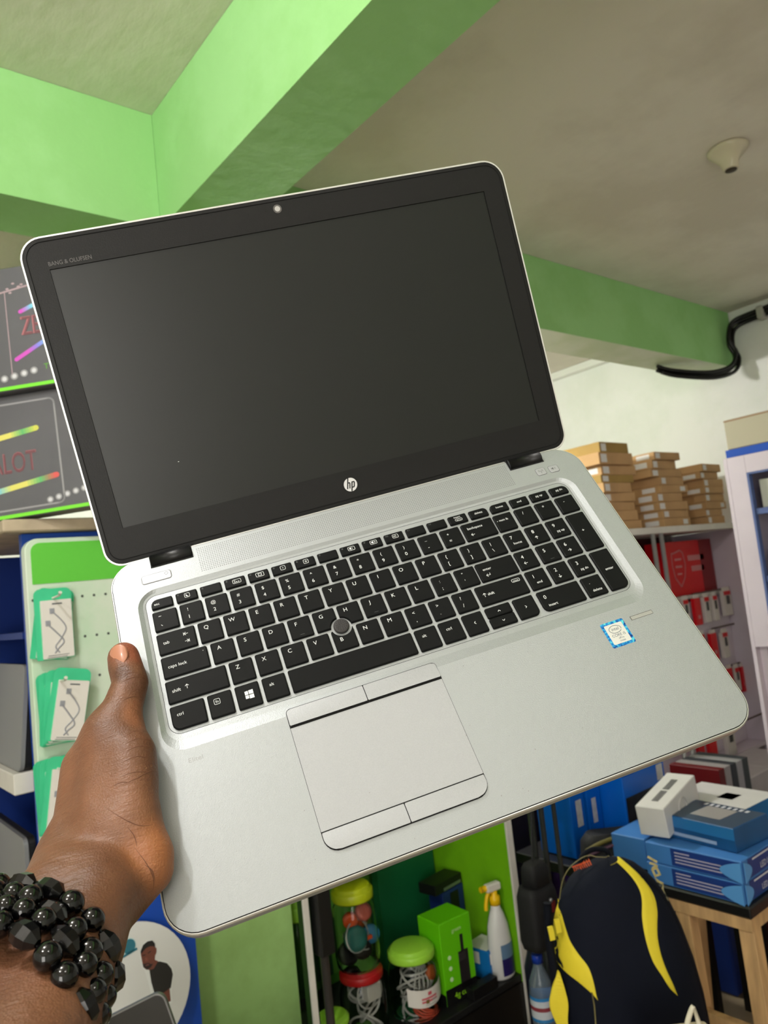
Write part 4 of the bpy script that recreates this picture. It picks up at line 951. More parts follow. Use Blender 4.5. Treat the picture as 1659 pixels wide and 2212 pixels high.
def jar(label, x, y, z, r, h, lidc, fill, lid_name):
    t = thing('plastic_jar', label, 'jar', (x, y, z), 0, 'lidded plastic jars in the green cabinet')
    pr = [(r * .86, 0), (r * .95, .006), (r, .03), (r, h * .62), (r * .93, h * .74), (r * .80, h * .80), (r * .80, h * .84)]
    pr2 = [(a - .0018, max(b_, .003)) for a, b_ in pr]
    MB().lathe(pr + pr2[::-1], 32, caps=(False, False)).build('jar_wall', GLASS, t)
    MB().lathe([(.001, .0008), (r * .86, .0008)], 32, caps=(False, False)).build('jar_floor', GLASS, t)
    lr = r * .92
    MB().lathe([(lr, h * .83), (lr * 1.02, h * .85), (lr * 1.02, h * .93), (lr * .99, h * .945), (lr * .90, h * .95), (lr * .88, h * .985), (lr * .80, h), (.001, h)], 36, caps=(True, False)).build('lid', mat(lid_name, lidc, rough=.4), t)
    if fill: fill(t, r, h)
    return t
ORG = mat('orange_plastic', (226, 84, 30), rough=.4); TEA = mat('teal_plastic', (26, 104, 96), rough=.4); SKY = mat('sky_blue_plastic', (44, 120, 158), rough=.4); GRP = mat('pale_grey_plastic', (178, 178, 174), rough=.4); PNK = mat('salmon_plastic', (196, 96, 80), rough=.4)
def coil(mb, c, R, r, tilt, n_=20, mi=0, turns=1):
    E_ = Euler(tilt).to_matrix(); mb.tube([Vector(c) + E_ @ Vector((R * math.cos(2 * PI * k / n_), R * math.sin(2 * PI * k / n_), 0)) for k in range(n_)], r, 6, mi, closed=True)
def fill_toys(t, r, h):
    for (c, rr, m_, nm) in [((-r * .45, -r * .3, h * .62), .020, ORG, 'earphone_reel'), ((r * .25, -r * .35, h * .66), .023, PNK, 'coiled_cord'), ((-r * .35, -r * .45, h * .40), .032, TEA, 'earphone_reel'), ((r * .55, -r * .35, h * .36), .024, SKY, 'earphone_reel'), ((r * .05, -r * .3, h * .22), .026, BLACK, 'coiled_cord'), ((r * .5, r * .1, h * .52), .022, ORG, 'coiled_cord'), ((-r * .3, r * .3, h * .15), .03, BLACK, 'coiled_cord')]:
        mb = MB(); E_ = Euler((random.uniform(1.1, 1.9), random.uniform(-.5, .5), random.uniform(-.5, .5))).to_matrix().to_4x4()
        mb.lathe([(rr * .35, -.008), (rr, -.008), (rr, .008), (rr * .55, .009), (.001, .009)], 20); mb.xf(Matrix.Translation(c) @ E_); mb.build(nm, m_, t)
    mb = MB(); coil(mb, (-r * .25, -r * .45, h * .42), .040, .0022, (1.4, .2, .1)); coil(mb, (r * .1, -r * .2, h * .5), .032, .0018, (.7, .5, 0)); coil(mb, (0, 0, h * .3), .04, .002, (.3, .4, 0)); mb.build('loose_cord', GRP, t)
    MB().box(-r * .1, r * .45, -r * .62, -r * .5, h * .33, h * .38, bev=.002).build('orange_plug', ORG, t)
def fill_chargers(t, r, h):
    MB().box(-.018, .026, -r * .78, -r * .3, h * .55, h * .80, bev=.003).build('charger', mat('charger_white', (216, 208, 200), rough=.4), t)
    mb = MB()
    for k in range(6): coil(mb, (random.uniform(-.012, .012), random.uniform(-.01, .01), h * (.08 + .12 * k)), r * .55, .0035, (random.uniform(-1.2, 1.2), random.uniform(-1.2, 1.2), 0))
    mb.build('white_cord', mat('cord_white', (206, 202, 198), rough=.4), t)
    mb = MB(); coil(mb, (.0, -r * .5, h * .66), .04, .0025, (1.5, 0, 0)); mb.build('white_cord', MATS['cord_white'], t)
def fill_labelled(t, r, h):
    mb = MB()
    for k in range(7): coil(mb, (random.uniform(-.015, .015), random.uniform(-.012, .012), h * (.10 + .09 * k)), r * random.uniform(.45, .7), .0032, (random.uniform(-1.5, 1.5), random.uniform(-1.2, 1.2), 0))
    for k in range(6): a = -2.2 + k * .25; mb.tube(smooth_path([(r * .55 * math.cos(a), r * .5 * math.sin(a), h * .30), (r * .8 * math.cos(a), r * .75 * math.sin(a), h * .52), (r * .3 * math.cos(a + .6), r * .3 * math.sin(a + .6), h * .74)]), .0026, 6)
    mb.build('white_cord', mat('cord_white', (206, 202, 198), rough=.4), t)
    mb = MB().lathe([(.008, -.006), (.019, -.006), (.019, .006), (.008, .006)], 20); mb.xf(Matrix.Translation((r * .38, -r * .62, h * .60)) @ Euler((1.4, 0, .3)).to_matrix().to_4x4()); mb.build('orange_reel', mat('copper_orange', (196, 96, 44), rough=.4), t)
    mb = MB()
    for k in range(4): coil(mb, (r * .2, -r * .3, h * (.05 + .03 * k)), .034, .0035, (.3, .15 * k, 0))
    mb.build('coral_cord', mat('coral_cord', (232, 96, 70), rough=.4), t)
    # curved paper label
    mb = MB(); n_ = 18; z0, z1 = h * .22, h * .52; R_ = r + .0008
    a0, a1 = -2.55, -.75
    for k in range(n_): 
        a, b_ = a0 + (a1 - a0) * k / n_, a0 + (a1 - a0) * (k + 1) / n_
        e = lambda q: .010 * (abs((q - (a0 + a1) / 2) / ((a1 - a0) / 2)) ** 2)
        mb.add([(R_ * math.cos(a), R_ * math.sin(a), z0 + e(a)), (R_ * math.cos(b_), R_ * math.sin(b_), z0 + e(b_)), (R_ * math.cos(b_), R_ * math.sin(b_), z1 - .008 + e(b_)), (R_ * math.cos(a), R_ * math.sin(a), z1 - .008 + e(a))], [(0, 1, 2, 3)], 0, True)
    lb = mb.build('paper_label', mat('label_paper', (214, 210, 204), rough=.5), t)
    mb = MB()
    def wrap(x0, x1, zz0, zz1, mi, off=.0006):
        for k in range(6):
            a, b_ = (a0 + a1) / 2 + (x0 + (x1 - x0) * k / 6) / R_, (a0 + a1) / 2 + (x0 + (x1 - x0) * (k + 1) / 6) / R_; Q_ = R_ + off
            mb.add([(Q_ * math.cos(a), Q_ * math.sin(a), zz0), (Q_ * math.cos(b_), Q_ * math.sin(b_), zz0), (Q_ * math.cos(b_), Q_ * math.sin(b_), zz1), (Q_ * math.cos(a), Q_ * math.sin(a), zz1)], [(0, 1, 2, 3)], mi)
    wrap(-.006, .006, z1 - .024, z1 - .015, 0); wrap(-.026, .024, z1 - .033, z1 - .028, 0); wrap(-.026, .024, z1 - .041, z1 - .036, 0); wrap(-.016, .022, z1 - .049, z1 - .0475, 1); wrap(-.014, -.004, z0 + .010, z0 + .020, 2); wrap(.006, .020, z0 + .013, z0 + .017, 1)
    mb.build('label_print', [mat('rose_print', (196, 84, 96), rough=.5), mat('grey_print', (150, 148, 146), rough=.5), mat('olive_print', (110, 92, 40), rough=.5)], lb)
LIME = (150, 206, 60)
def at_jar(px, py_top, y, r): P = PY(px, py_top, y); return P
J3 = PY(887, 2050, 1.80)
jar('clear jar with lime lid and white paper label full of white cords', J3.x, 1.80, SH + .001, .072, J3.z - SH + .012, LIME, fill_labelled, 'lime_lid')
J2 = PY(783, 2105, 1.83)
jar('clear jar with red lid holding white chargers, under another jar', J2.x - .004, 1.83, SH + .001, .064, .175, (156, 14, 18), fill_chargers, 'red_lid')
jar('clear jar with yellow-green lid of orange and teal earphones, stacked on the red-lidded jar', J2.x - .008, 1.83, SH + .177, .062, .215, (168, 180, 20), fill_toys, 'yellow_green_lid')
J4 = PY(722, 2150, 1.775)
jar('small clear jar with lime lid behind the upright pole', J4.x - .012, 1.775, SH + .001, .046, .125, LIME, None, 'lime_lid')
jar('clear jar with lime lid standing at the back behind the pole', 1.165, 2.02, SH + .001, .056, .34, LIME, None, 'lime_lid')
# boxes in the cabinet
def simple_box(name, label, c, size, rz, m_, cat='box', prints=(), group=None, tilt=(0, 0)):
    """carton with its base centre at c; prints: (face, u0, u1, v0, v1, material, part name) with fractions of the face"""
    t = thing(name, label, cat, c, rz, group); t.rotation_euler = (tilt[0], tilt[1], rz)
    sx, sy, sz = size; MB().box(-sx / 2, sx / 2, -sy / 2, sy / 2, 0, sz, bev=min(size) * .02 + .0004).build('carton', m_, t)
    for f, u0, u1, v0, v1, pm, pn in prints:
        e = .0006; mb = MB()
        if f == 'f': P = [(-sx / 2 + u * sx, -sy / 2 - e, v * sz) for u, v in ((u0, v0), (u1, v0), (u1, v1), (u0, v1))]
        elif f == 'l': P = [(-sx / 2 - e, sy / 2 - u * sy, v * sz) for u, v in ((u0, v0), (u1, v0), (u1, v1), (u0, v1))]
        elif f == 'r': P = [(sx / 2 + e, -sy / 2 + u * sy, v * sz) for u, v in ((u0, v0), (u1, v0), (u1, v1), (u0, v1))]
        else: P = [(-sx / 2 + u * sx, -sy / 2 + v * sy, sz + e) for u, v in ((u0, v0), (u1, v0), (u1, v1), (u0, v1))]
        mb.add(P, [(0, 1, 2, 3)]); mb.build(pn, pm, t)
    return t
def face_text(t, face, s, u, v, size, m_, sz, sx_=1., rot=0, name='lettering'):
    """flat lettering on the f / l / t face of a simple_box of size sz"""
    mb = MB(); e = .0009
    if face == 'f': add_text(mb, s, (u - .5) * sz[0], v * sz[2], 0, size, sx=sx_, rot=rot); mb.xf(Matrix(((1, 0, 0, 0), (0, 0, -1, -sz[1] / 2 - e), (0, 1, 0, 0), (0, 0, 0, 1))))
    elif face == 'l': add_text(mb, s, (u - .5) * sz[1], v * sz[2], 0, size, sx=sx_, rot=rot); mb.xf(Matrix(((0, 0, -1, -sz[0] / 2 - e), (-1, 0, 0, 0), (0, 1, 0, 0), (0, 0, 0, 1))))
    else: add_text(mb, s, (u - .5) * sz[0], (v - .5) * sz[1], 0, size, sx=sx_, rot=rot); mb.xf(Matrix.Translation((0, 0, sz[2] + e)))
    return mb.build(name, m_, t)
LG = mat('lime_carton', (96, 190, 10), rough=.4)
B1 = PY(1000, 2170, 1.76)
sz = (.118, .10, .225)
t = simple_box('adapter_box', 'tall lime green box picturing a black adapter', (B1.x - .012, 1.79, SH + .001), sz, -.05, LG, prints=[
    ('f', 0, 1, 0, .20, BLACK, 'black_base'), ('l', 0, 1, 0, .14, BLACK, 'black_base'), ('f', .50, .82, .14, .58, mat('print_black', (34, 30, 32), rough=.4), 'printed_adapter'), ('f', .60, .70, .56, .78, MATS['print_black'], 'printed_antenna'), ('f', .50, .74, .46, .56, mat('print_mid_grey', (120, 116, 118), rough=.4), 'printed_top')])
face_text(t, 'f', '4g cube', .55, .06, .022, mat('lime_lettering', (150, 220, 30), rough=.5), sz); face_text(t, 'f', 'green', .52, .84, .016, mat('pale_lettering', (200, 230, 160), rough=.5), sz)
for k in range(3): mb = disc_xz(MB(), -.5 * sz[0] + .22 * sz[0], sz[2] * (.30 + .13 * k), .006, .006, -sz[1] / 2 - .0005, -sz[1] / 2 - .0012, 12); mb.build('feature_dot', mat('dot_pale', (200, 232, 180), rough=.5), t)
simple_box('green_box', 'flat dark green box leaning at the back of the green cabinet', (min(PY(960, 2050, 2.06).x, 1.605), 2.06, SH + .001), (.24, .035, .30), 0, mat('bottle_green', (18, 92, 52), rough=.4))
simple_box('phone_box', 'blue box with a dark picture behind the lime green box', (min(PY(1000, 2060, 1.94).x, 1.675), 1.94, SH + .001), (.10, .06, .22), .1, mat('deep_blue_carton', (24, 44, 104), rough=.4), prints=[('f', .35, .75, .5, .95, BLACK, 'printed_figure')])
simple_box('black_case', 'small black case lying on top of the blue box', (min(PY(985, 1950, 1.94).x, 1.655), 1.94, SH + .223), (.13, .07, .032), .12, BLACK, prints=[('f', .3, .95, .1, .4, GREYM, 'silver_lettering_band')], cat='case')
simple_box('blue_white_box', 'small blue and white box in front of the spray bottle', (PY(1052, 2080, 1.79).x, 1.79, SH + .001), (.085, .09, .085), .12, mat('cyan_blue_carton', (20, 108, 176), rough=.4), prints=[('t', .02, .98, .1, .98, CWH, 'white_top'), ('f', .05, .4, .55, .9, CWH, 'white_mark'), ('l', .1, .6, .5, .9, CWH, 'white_mark')])
simple_box('black_gadget', 'low black gadget with a mesh front on the shelf edge', (1.585, 1.722, SH + .001), (.10, .03, .03), .0, BLACK, cat='gadget')
simple_box('white_tub', 'small off-white tub with green lid beside the spray bottle', (PY(1046, 2040, 1.90).x, 1.90, SH + .001), (.055, .055, .17), 0, OFFW, cat='tub', prints=[('f', 0, 1, .72, 1, mat('mint_green', (44, 150, 86), rough=.4), 'green_band')])
# spray bottle
S = PY(1090, 2085, 1.80)
t = thing('spray_bottle', 'white spray bottle with yellow trigger head and dark blue label', 'bottle', (1.690, 1.737, SH + .001), -.15)
o = lambda a, b_, z: ([(a * math.cos(q), b_ * math.sin(q)) for q in [2 * PI * k / 24 for k in range(24)]], z)
MB().loft([o(.036, .024, 0), o(.040, .028, .006), o(.040, .028, .10), o(.034, .025, .15), o(.022, .02, .185), o(.015, .015, .20), o(.015, .015, .212)], smooth=True).build('bottle_body', mat('bottle_white', (214, 214, 212), rough=.35), t)
mb = MB(); mb.lathe([(.0165, .208), (.0165, .232), (.010, .236), (.010, .25)], 18); mb.build('collar', mat('yellow_plastic', (236, 190, 10), rough=.35), t)
mb = MB().box(-.030, .022, -.011, .011, .248, .272, bev=.004); mb.build('spray_head', OFFW, t)
mb = MB().tube([(-.028, 0, .262), (-.048, 0, .262)], .009, 12); mb.build('nozzle', MATS['yellow_plastic'], t)
mb = MB().tube(smooth_path([(-.012, 0, .250), (-.026, 0, .240), (-.034, 0, .215), (-.036, 0, .200)]), .006, 10); mb.build('trigger', MATS['yellow_plastic'], t)
def wraplabel(z0, z1, a0, a1, m_, nm):
    mb = MB(); n_ = 12
    for k in range(n_):
        a, b_ = a0 + (a1 - a0) * k / n_, a0 + (a1 - a0) * (k + 1) / n_
        mb.add([(.0406 * math.cos(a), .0286 * math.sin(a), z0), (.0406 * math.cos(b_), .0286 * math.sin(b_), z0), (.0406 * math.cos(b_), .0286 * math.sin(b_), z1), (.0406 * math.cos(a), .0286 * math.sin(a), z1)], [(0, 1, 2, 3)], 0, True)
    mb.build(nm, m_, t)
wraplabel(.012, .06, -2.0, -.3, mat('label_navy', (30, 22, 84), rough=.4), 'lower_label'); wraplabel(.06, .10, -2.0, -.3, mat('label_steel_blue', (96, 126, 156), rough=.4), 'upper_label')
#MORE
# ================================================================ right: backdrop panels, dark clothes, poles, water bottle
t = thing('blue_partition', 'dark blue board partition behind the green cabinet and backpack', 'partition', (0, 0, 0))
MB().box(1.78, 2.76, 2.30, 2.32, 0, 1.35).build('board', BLUE, t); MB().box(1.78, 1.82, 2.27, 2.299, 0, 1.35).build('upright', NAVY, t)
def cloth(name, label, P0, P1, y, depth, m_, cat, folds=5, seed=0, top=.7):
    """hanging cloth: closed sheet with folds between x/z limits, facing -y"""
    rnd = random.Random(seed); x0, z0 = P0; x1, z1 = P1; nx_, nz_ = 28, 18; mb = MB(); vs = []
    for s_ in (0, 1):
        for j in range(nz_ + 1):
            for i in range(nx_ + 1):
                u, v = i / nx_, j / nz_; wd = 1 - (1 - top) * v ** 2
                x = (x0 + x1) / 2 + (u - .5) * (x1 - x0) * wd + .006 * math.sin(9 * v + seed); z = z0 + (z1 - z0) * v - .02 * (2 * u - 1) ** 2 * v
                f = math.sin(u * folds * PI + 1.3 * math.sin(3 * v + seed)) * .012 + math.sin(u * PI) * depth
                vs.append((x, y - f * (1 - s_) + (depth * .5 if s_ else 0), z))
    W_ = nx_ + 1; K = W_ * (nz_ + 1); fs = []
    for j in range(nz_):
        for i in range(nx_):
            a = j * W_ + i; fs.append((a, a + 1, a + W_ + 1, a + W_)); fs.append((K + a + W_, K + a + W_ + 1, K + a + 1, K + a))
    for j in range(nz_): fs.append((j * W_, (j + 1) * W_, K + (j + 1) * W_, K + j * W_)); fs.append((K + j * W_ + nx_, K + (j + 1) * W_ + nx_, (j + 1) * W_ + nx_, j * W_ + nx_))
    for i in range(nx_): fs.append((i + 1, i, K + i, K + i + 1)); q = nz_ * W_; fs.append((q + i, q + i + 1, K + q + i + 1, K + q + i))
    mb.add(vs, fs, 0, True); t = thing(name, label, cat, (0, 0, 0)); mb.build('fabric', m_, t); return t
a = PY(1185, 1960, 1.75); b_ = PY(1262, 1700, 1.75)
cloth('purple_bag', 'dark purple cloth bag hanging behind the tripod legs', (2.27, .0), (2.56, .93), 2.00, .05, mat('purple_cloth', (58, 28, 104), rough=.85, var=.2, scale=8), 'bag', 4, 1, .92)
cloth('dark_jacket', 'very dark purple jacket hanging at the edge of the blue partition', (2.13, .0), (2.30, .98), 2.06, .03, mat('dark_jacket_cloth', (22, 14, 40), rough=.9, var=.2), 'jacket', 3, 2, .9)
# black camera bag
t = thing('camera_bag', 'small black bag with a flap hanging left of the backpack', 'bag', (1.572, 1.455, .515))
MB().loft([(rrect(-.05, .05, -.03, .03, .015, 4), 0), (rrect(-.055, .055, -.035, .035, .018, 4), .02), (rrect(-.052, .052, -.034, .034, .018, 4), .13), (rrect(-.045, .045, -.028, .028, .016, 4), .155)], smooth=True).build('pouch', mat('black_nylon', (14, 14, 17), rough=.75, bump=.3, bscale=200), t)
MB().loft([(rrect(-.035, .035, -.030, .022, .012, 4), .156), (rrect(-.033, .033, -.028, .02, .012, 4), .20), (rrect(-.025, .025, -.02, .015, .01, 4), .212)], smooth=True).build('top_flap', MATS['black_nylon'], t)
mb = MB().sphere((.012, -.037, .118), .006, 10, 8); mb.build('snap_button', GREYM, t)
MB().box(.016, .028, -.0375, -.034, .085, .112).build('red_tab', mat('dark_red_tab', (110, 12, 16), rough=.6), t)
MB().tube([(0, 0, .21), (.03, 0, .40), (.05, .0, .55)], .003, 6).build('hanging_strap', MATS['black_nylon'], t)
# tripod legs
t = thing('folded_tripod', 'grey folded tripod legs standing behind the backpack', 'tripod', (1.66, 1.46, 0))
TG = mat('tripod_grey', (72, 76, 74), rough=.4, metal=.5)
for i, (x, y) in enumerate([(-.040, .02), (-.022, .0), (.012, -.015)]): MB().tube([(x + .012 * i, y + .02, 0), (x, y, 1.0)], .009 - .0012 * i, 10).build('leg', TG, t)
mb = MB().box(-.06, .03, -.02, .04, 1.0, 1.05, bev=.008); mb.build('head_block', BLACK, t)
# water bottle
BP_ = PY(1170, 2150, 1.46)
t = thing('water_bottle', 'clear water bottle with blue cap and white label beside the green cabinet', 'bottle', (BP_.x, 1.46, .255))
wt = mat('water_plastic', (196, 216, 232), rough=.08, trans=.85, ior=1.33)
MB().lathe([(.026, 0), (.031, .008), (.031, .06), (.0295, .066), (.031, .075), (.031, .15), (.028, .175), (.018, .20), (.0125, .212), (.0125, .226)], 28).build('bottle_body', wt, t)
MB().lathe([(.0145, .222), (.0145, .240), (.013, .243)], 20).build('cap', mat('cap_blue', (16, 52, 150), rough=.35), t)
MB().lathe([(.0314, .085), (.0314, .145)], 28, caps=(False, False)).build('label_band', mat('label_cyan', (40, 120, 180), rough=.4), t)
MB().lathe([(.0317, .093), (.0317, .137)], 28, caps=(False, False)).build('label_white_band', mat('label_pale', (190, 196, 204), rough=.4), t)
MB().lathe([(.0319, .112), (.0319, .122)], 28, caps=(False, False)).build('label_red_line', mat('label_dull_red', (130, 50, 60), rough=.4), t)
t = thing('plinth', 'low dark box standing on the floor under the water bottle', 'box', (BP_.x, 1.46, 0)); MB().box(-.05, .05, -.05, .05, 0, .254, bev=.003).build('box', mat('plinth_dark', (40, 42, 44), rough=.6), t)
# second dark bottle behind
t = thing('dark_bottle', 'dark drinks bottle with a pale neck label behind the water bottle', 'bottle', (BP_.x + .112, 1.57, .20))
MB().lathe([(.032, 0), (.036, .01), (.036, .19), (.022, .235), (.015, .262), (.015, .29), (.012, .292)], 24).build('bottle_body', mat('dark_bottle_plastic', (22, 24, 40), rough=.3), t)
MB().lathe([(.0155, .262), (.0155, .285)], 24, caps=(False, False)).build('neck_label', mat('neck_grey', (120, 122, 140), rough=.5), t)
t = thing('plinth', 'dark box behind, under the dark drinks bottle', 'box', (BP_.x + .112, 1.57, 0)); MB().box(-.07, .07, -.06, .06, 0, .199, bev=.003).build('box', MATS['plinth_dark'], t)

# ================================================================ backpack
def backpack():
    c = PD(1355, 2040, 1.80); yaw = YW + .12
    M = Matrix.Translation((c.x, c.y, .318)) @ Matrix.Rotation(yaw, 4, 'Z') @ Matrix.Rotation(-.10, 4, 'Y') @ Matrix.Rotation(.05, 4, 'X')
    t = thing('backpack', 'navy blue backpack with curved yellow panels and orange emblem, in front of the wooden stool', 'backpack', M=M)
    HB = .50
    prof = [(0, .150, .085), (.02, .166, .10), (.08, .172, .112), (.16, .172, .118), (.24, .166, .115), (.32, .154, .105), (.38, .138, .094), (.43, .114, .078), (.465, .085, .060), (.487, .052, .038), (.497, .018, .014)]
    def wd(z):
        for (z0, w0, d0), (z1, w1, d1) in zip(prof, prof[1:]):
            if z <= z1: u = (z - z0) / (z1 - z0); return w0 + (w1 - w0) * u, d0 + (d1 - d0) * u
        return prof[-1][1:]
    def front(x, z):
        w_, d_ = wd(z); q = min(abs(x) / w_, 1); return -d_ * (1 - q ** 2.6) ** (1 / 2.2)
    NB = mat('navy_nylon', (8, 13, 27), rough=.8, spec=.2, var=.12, scale=10, bump=.35, bscale=18)
    NB2 = mat('dark_navy_nylon', (5, 8, 18), rough=.85, spec=.2, bump=.3, bscale=18); YL = mat('yellow_nylon', (226, 206, 50), rough=.6, var=.06, scale=12, bump=.5, bscale=30)
    mb = MB(); n_ = 40; rings = []
    for k in range(34):
        z = HB * .994 * (k / 33); w_, d_ = wd(z); ring = []
        for i in range(n_):
            a = 2 * PI * i / n_; cx, sy = math.cos(a), math.sin(a); x = w_ * abs(cx) ** .8 * (1 if cx > 0 else -1)
            y = front(x, z) if sy < 0 else (abs(sy) ** .7) * d_ * .45
            if abs(sy) < 1e-6: y = 0
            ring.append((x, y, z))
        rings.append((ring, 0))
    mb.loft(rings, smooth=True); mb.build('bag_body', NB, t)
    def patch_on(name, left, right, m_, lift=.0022):
        """a raised panel between two x(z) curves given as matching point lists [(x, z)]"""
        mb = MB(); L_ = smooth_path([(x, 0, z) for x, z in left], 6); R__ = smooth_path([(x, 0, z) for x, z in right], 6); K = 6; W_ = K + 1; vs = []
        for a, b_ in zip(L_, R__):
            for k in range(W_):
                x = a.x + (b_.x - a.x) * k / K; z = a.z + (b_.z - a.z) * k / K; z = max(.001, min(z, .49)); edge = min(k, K - k) == 0
                vs.append((x, front(x, z) - (lift * .2 if edge else lift), z))
        fs = [(j * W_ + k, j * W_ + k + 1, (j + 1) * W_ + k + 1, (j + 1) * W_ + k) for j in range(len(L_) - 1) for k in range(K)]
        mb.add(vs, fs, 0, True); return mb.build(name, m_, t)
    Mi = M.inverted()
    def bl(cx, cy, yp=-.085):
        """bag-local (x, z) seen at a picture point, on the bag's front plane"""
        o_ = Mi @ Vector(CAM_P); d_ = Mi.to_3x3() @ Vector(ray(1100 + cx / 2.968, 1600 + cy / 2.968)); s_ = (yp - o_.y) / d_.y; q = o_ + d_ * s_; return (q.x, q.z)
    oo = [(702, 797), (780, 820), (860, 880), (920, 950), (955, 1020), (957, 1090), (942, 1170), (935, 1250), (947, 1340), (975, 1430), (1010, 1510), (1042, 1590)]
    ii = [(702, 799), (760, 842), (820, 905), (855, 970), (860, 1035), (846, 1120), (848, 1200), (865, 1300), (895, 1390), (945, 1470), (992, 1545), (1040, 1592)]
    patch_on('yellow_panel', [bl(*p) for p in ii], [bl(*p) for p in oo], YL)
    oo = [(368, 1085), (345, 1160), (333, 1250), (340, 1340), (332, 1430), (350, 1478), (420, 1512), (478, 1552), (514, 1588)]
    ii = [(372, 1087), (375, 1155), (380, 1225), (395, 1290), (430, 1350), (470, 1400), (490, 1445), (508, 1520), (519, 1590)]
    patch_on('yellow_panel', [bl(*p, -.05) for p in oo], [bl(*p, -.06) for p in ii], YL)
    patch_on('side_panel', [(.070, .455), (.105, .410), (.128, .340), (.140, .240), (.150, .120)], [(.078, .452), (.112, .412), (.134, .342), (.147, .240), (.158, .120)], NB2, .001)
    # piping and lower pocket seam
    mb = MB(); P = [bl(*p) for p in [(522, 1600), (534, 1680), (540, 1750), (546, 1830)]]; mb.tube([(x, front(x, z) - .001, z) for x, z in P], .0016, 6); mb.build('piping', mat('khaki_piping', (120, 112, 72), rough=.6), t)
    mb = MB(); P = smooth_path([(*bl(*p, -.05), 0) for p in [(372, 1080), (392, 960), (440, 870), (530, 800), (620, 785), (700, 795)]]); mb.tube([(p.x, front(p.x, p.y) - .0006, p.y) for p in P], .0010, 5); mb.build('piping', MATS['khaki_piping'], t)
    mb = MB()
    rr_ = random.Random(5)
    for k in range(9):
        q0 = (485 + 12 * k, 905 - 7 * k); A_ = bl(q0[0] + rr_.uniform(-4, 4), q0[1] - 14, -.07); B_ = bl(q0[0] + 8, q0[1] + 10, -.07); stroke(mb, [A_, B_], .0019, 0)
    A_ = bl(478, 888, -.07); B_ = bl(592, 846, -.07); stroke(mb, [A_, B_], .003, 0)
    mb.v = [(x, front(x, z) - .0018, z) for x, z, _ in mb.v]; mb.build('orange_emblem', mat('orange_stitch', (200, 84, 44), rough=.6), t)
    # letters running down the right shoulder
    mb = MB()
    GL = [[(945, 790), (975, 808), (1000, 822)], [(958, 830), (985, 838), (1002, 850), (975, 862)], [(972, 872), (1000, 862), (1022, 905), (992, 915), (972, 872)], [(985, 930), (1012, 950), (1040, 965), (1008, 975)], [(1012, 985), (1034, 998), (1020, 1018)]]
    for g in GL: stroke(mb, [bl(*p, -.045) for p in g], .0052, 0)
    mb.v = [(x, front(min(x, .16), z) - .0035, z) for x, z, _ in mb.v]; mb.build('side_lettering', mat('beige_lettering', (186, 174, 120), rough=.5), t)
    # grab handle, hook, side straps
    mb = MB(); mb.tube(smooth_path([(-.035, .03, .480), (-.03, .035, .495), (0, .04, .502), (.03, .035, .495), (.035, .03, .480)]), .006, 8); mb.build('grab_handle', NB2, t)
    mb = MB(); mb.tube(smooth_path([(-.150, -.02, .44), (-.166, -.03, .36), (-.172, -.04, .30), (-.178, -.03, .22), (-.172, -.02, .14), (-.168, -.02, .09)]), [.010] * 31, 8); mb.build('shoulder_strap', NB2, t)
    mb = MB(); o1 = smooth_path([(-.166, 0, .305), (-.190, 0, .262), (-.200, 0, .232), (-.194, 0, .195), (-.182, 0, .150), (-.184, 0, .118)]); o2 = smooth_path([(-.164, 0, .305), (-.160, 0, .262), (-.160, 0, .232), (-.168, 0, .200), (-.176, 0, .155), (-.180, 0, .118)])
    vs = []; fs = []
    for a, b_ in zip(o1, o2): vs += [(a.x, -.052, a.z), (b_.x, -.058, b_.z), (a.x, -.046, a.z), (b_.x, -.050, b_.z)]
    for k in range(len(o1) - 1): q = 4 * k; fs += [(q, q + 1, q + 5, q + 4), (q + 3, q + 2, q + 6, q + 7), (q + 2, q, q + 4, q + 6), (q + 1, q + 3, q + 7, q + 5)]
    mb.add(vs, fs); mb.build('yellow_side_flap', YL, t)
    for k in range(2): MB().box(-.168 + .018 * k, -.156 + .018 * k, -.05, -.045, .372 + .012 * k, .402 + .012 * k).build('yellow_strap_tip', YL, t)
    mb = MB().tube([(-.01, -.095, .10), (-.002, -.1, .12)], .003, 6); mb.build('zip_pull', GREYM, t)
    return t
backpack()
bc = PD(1355, 2040, 1.80)
t = thing('black_pouch', 'black zipped pouch with a yellow and mauve edge behind the top of the backpack', 'pouch', (1.945, 1.475, .60), YW)
MB().loft([(rrect(-.085, .085, -.04, .04, .03, 5), 0), (rrect(-.092, .092, -.045, .045, .03, 5), .03), (rrect(-.088, .088, -.042, .042, .03, 5), .075), (rrect(-.07, .07, -.03, .03, .025, 5), .10)], smooth=True).build('pouch_body', MATS['black_nylon'] , t)
mb = MB().tube(smooth_path([(-.085, -.046, .050), (-.03, -.047, .068), (.05, -.046, .088)]), .0045, 6); mb.build('mauve_trim', mat('mauve_trim', (84, 54, 74), rough=.6), t)
mb = MB().tube(smooth_path([(-.088, -.044, .064), (-.04, -.044, .083), (.02, -.042, .096)]), .006, 6); mb.build('olive_trim', mat('olive_trim', (92, 84, 24), rough=.6), t)
mb = MB(); coil(mb, (-.012, -.050, .036), .007, .0018, (1.5, 0, .2), 12); mb.build('ring_pull', mat('pale_metal', (190, 184, 170), rough=.3, metal=.6), t)
t = thing('low_table', 'low dark table carrying the pouch and blue boxes behind the backpack', 'table', (0, 0, 0))
MB().box(1.87, 2.36, 1.425, 1.80, .565, .598, bev=.003).build('table_top', BLACK, t)
for x, y in ((1.92, 1.47), (2.30, 1.46), (1.92, 1.77), (2.30, 1.77)): MB().box(x - .02, x + .02, y - .02, y + .02, 0, .564).build('leg', BLACK, t)
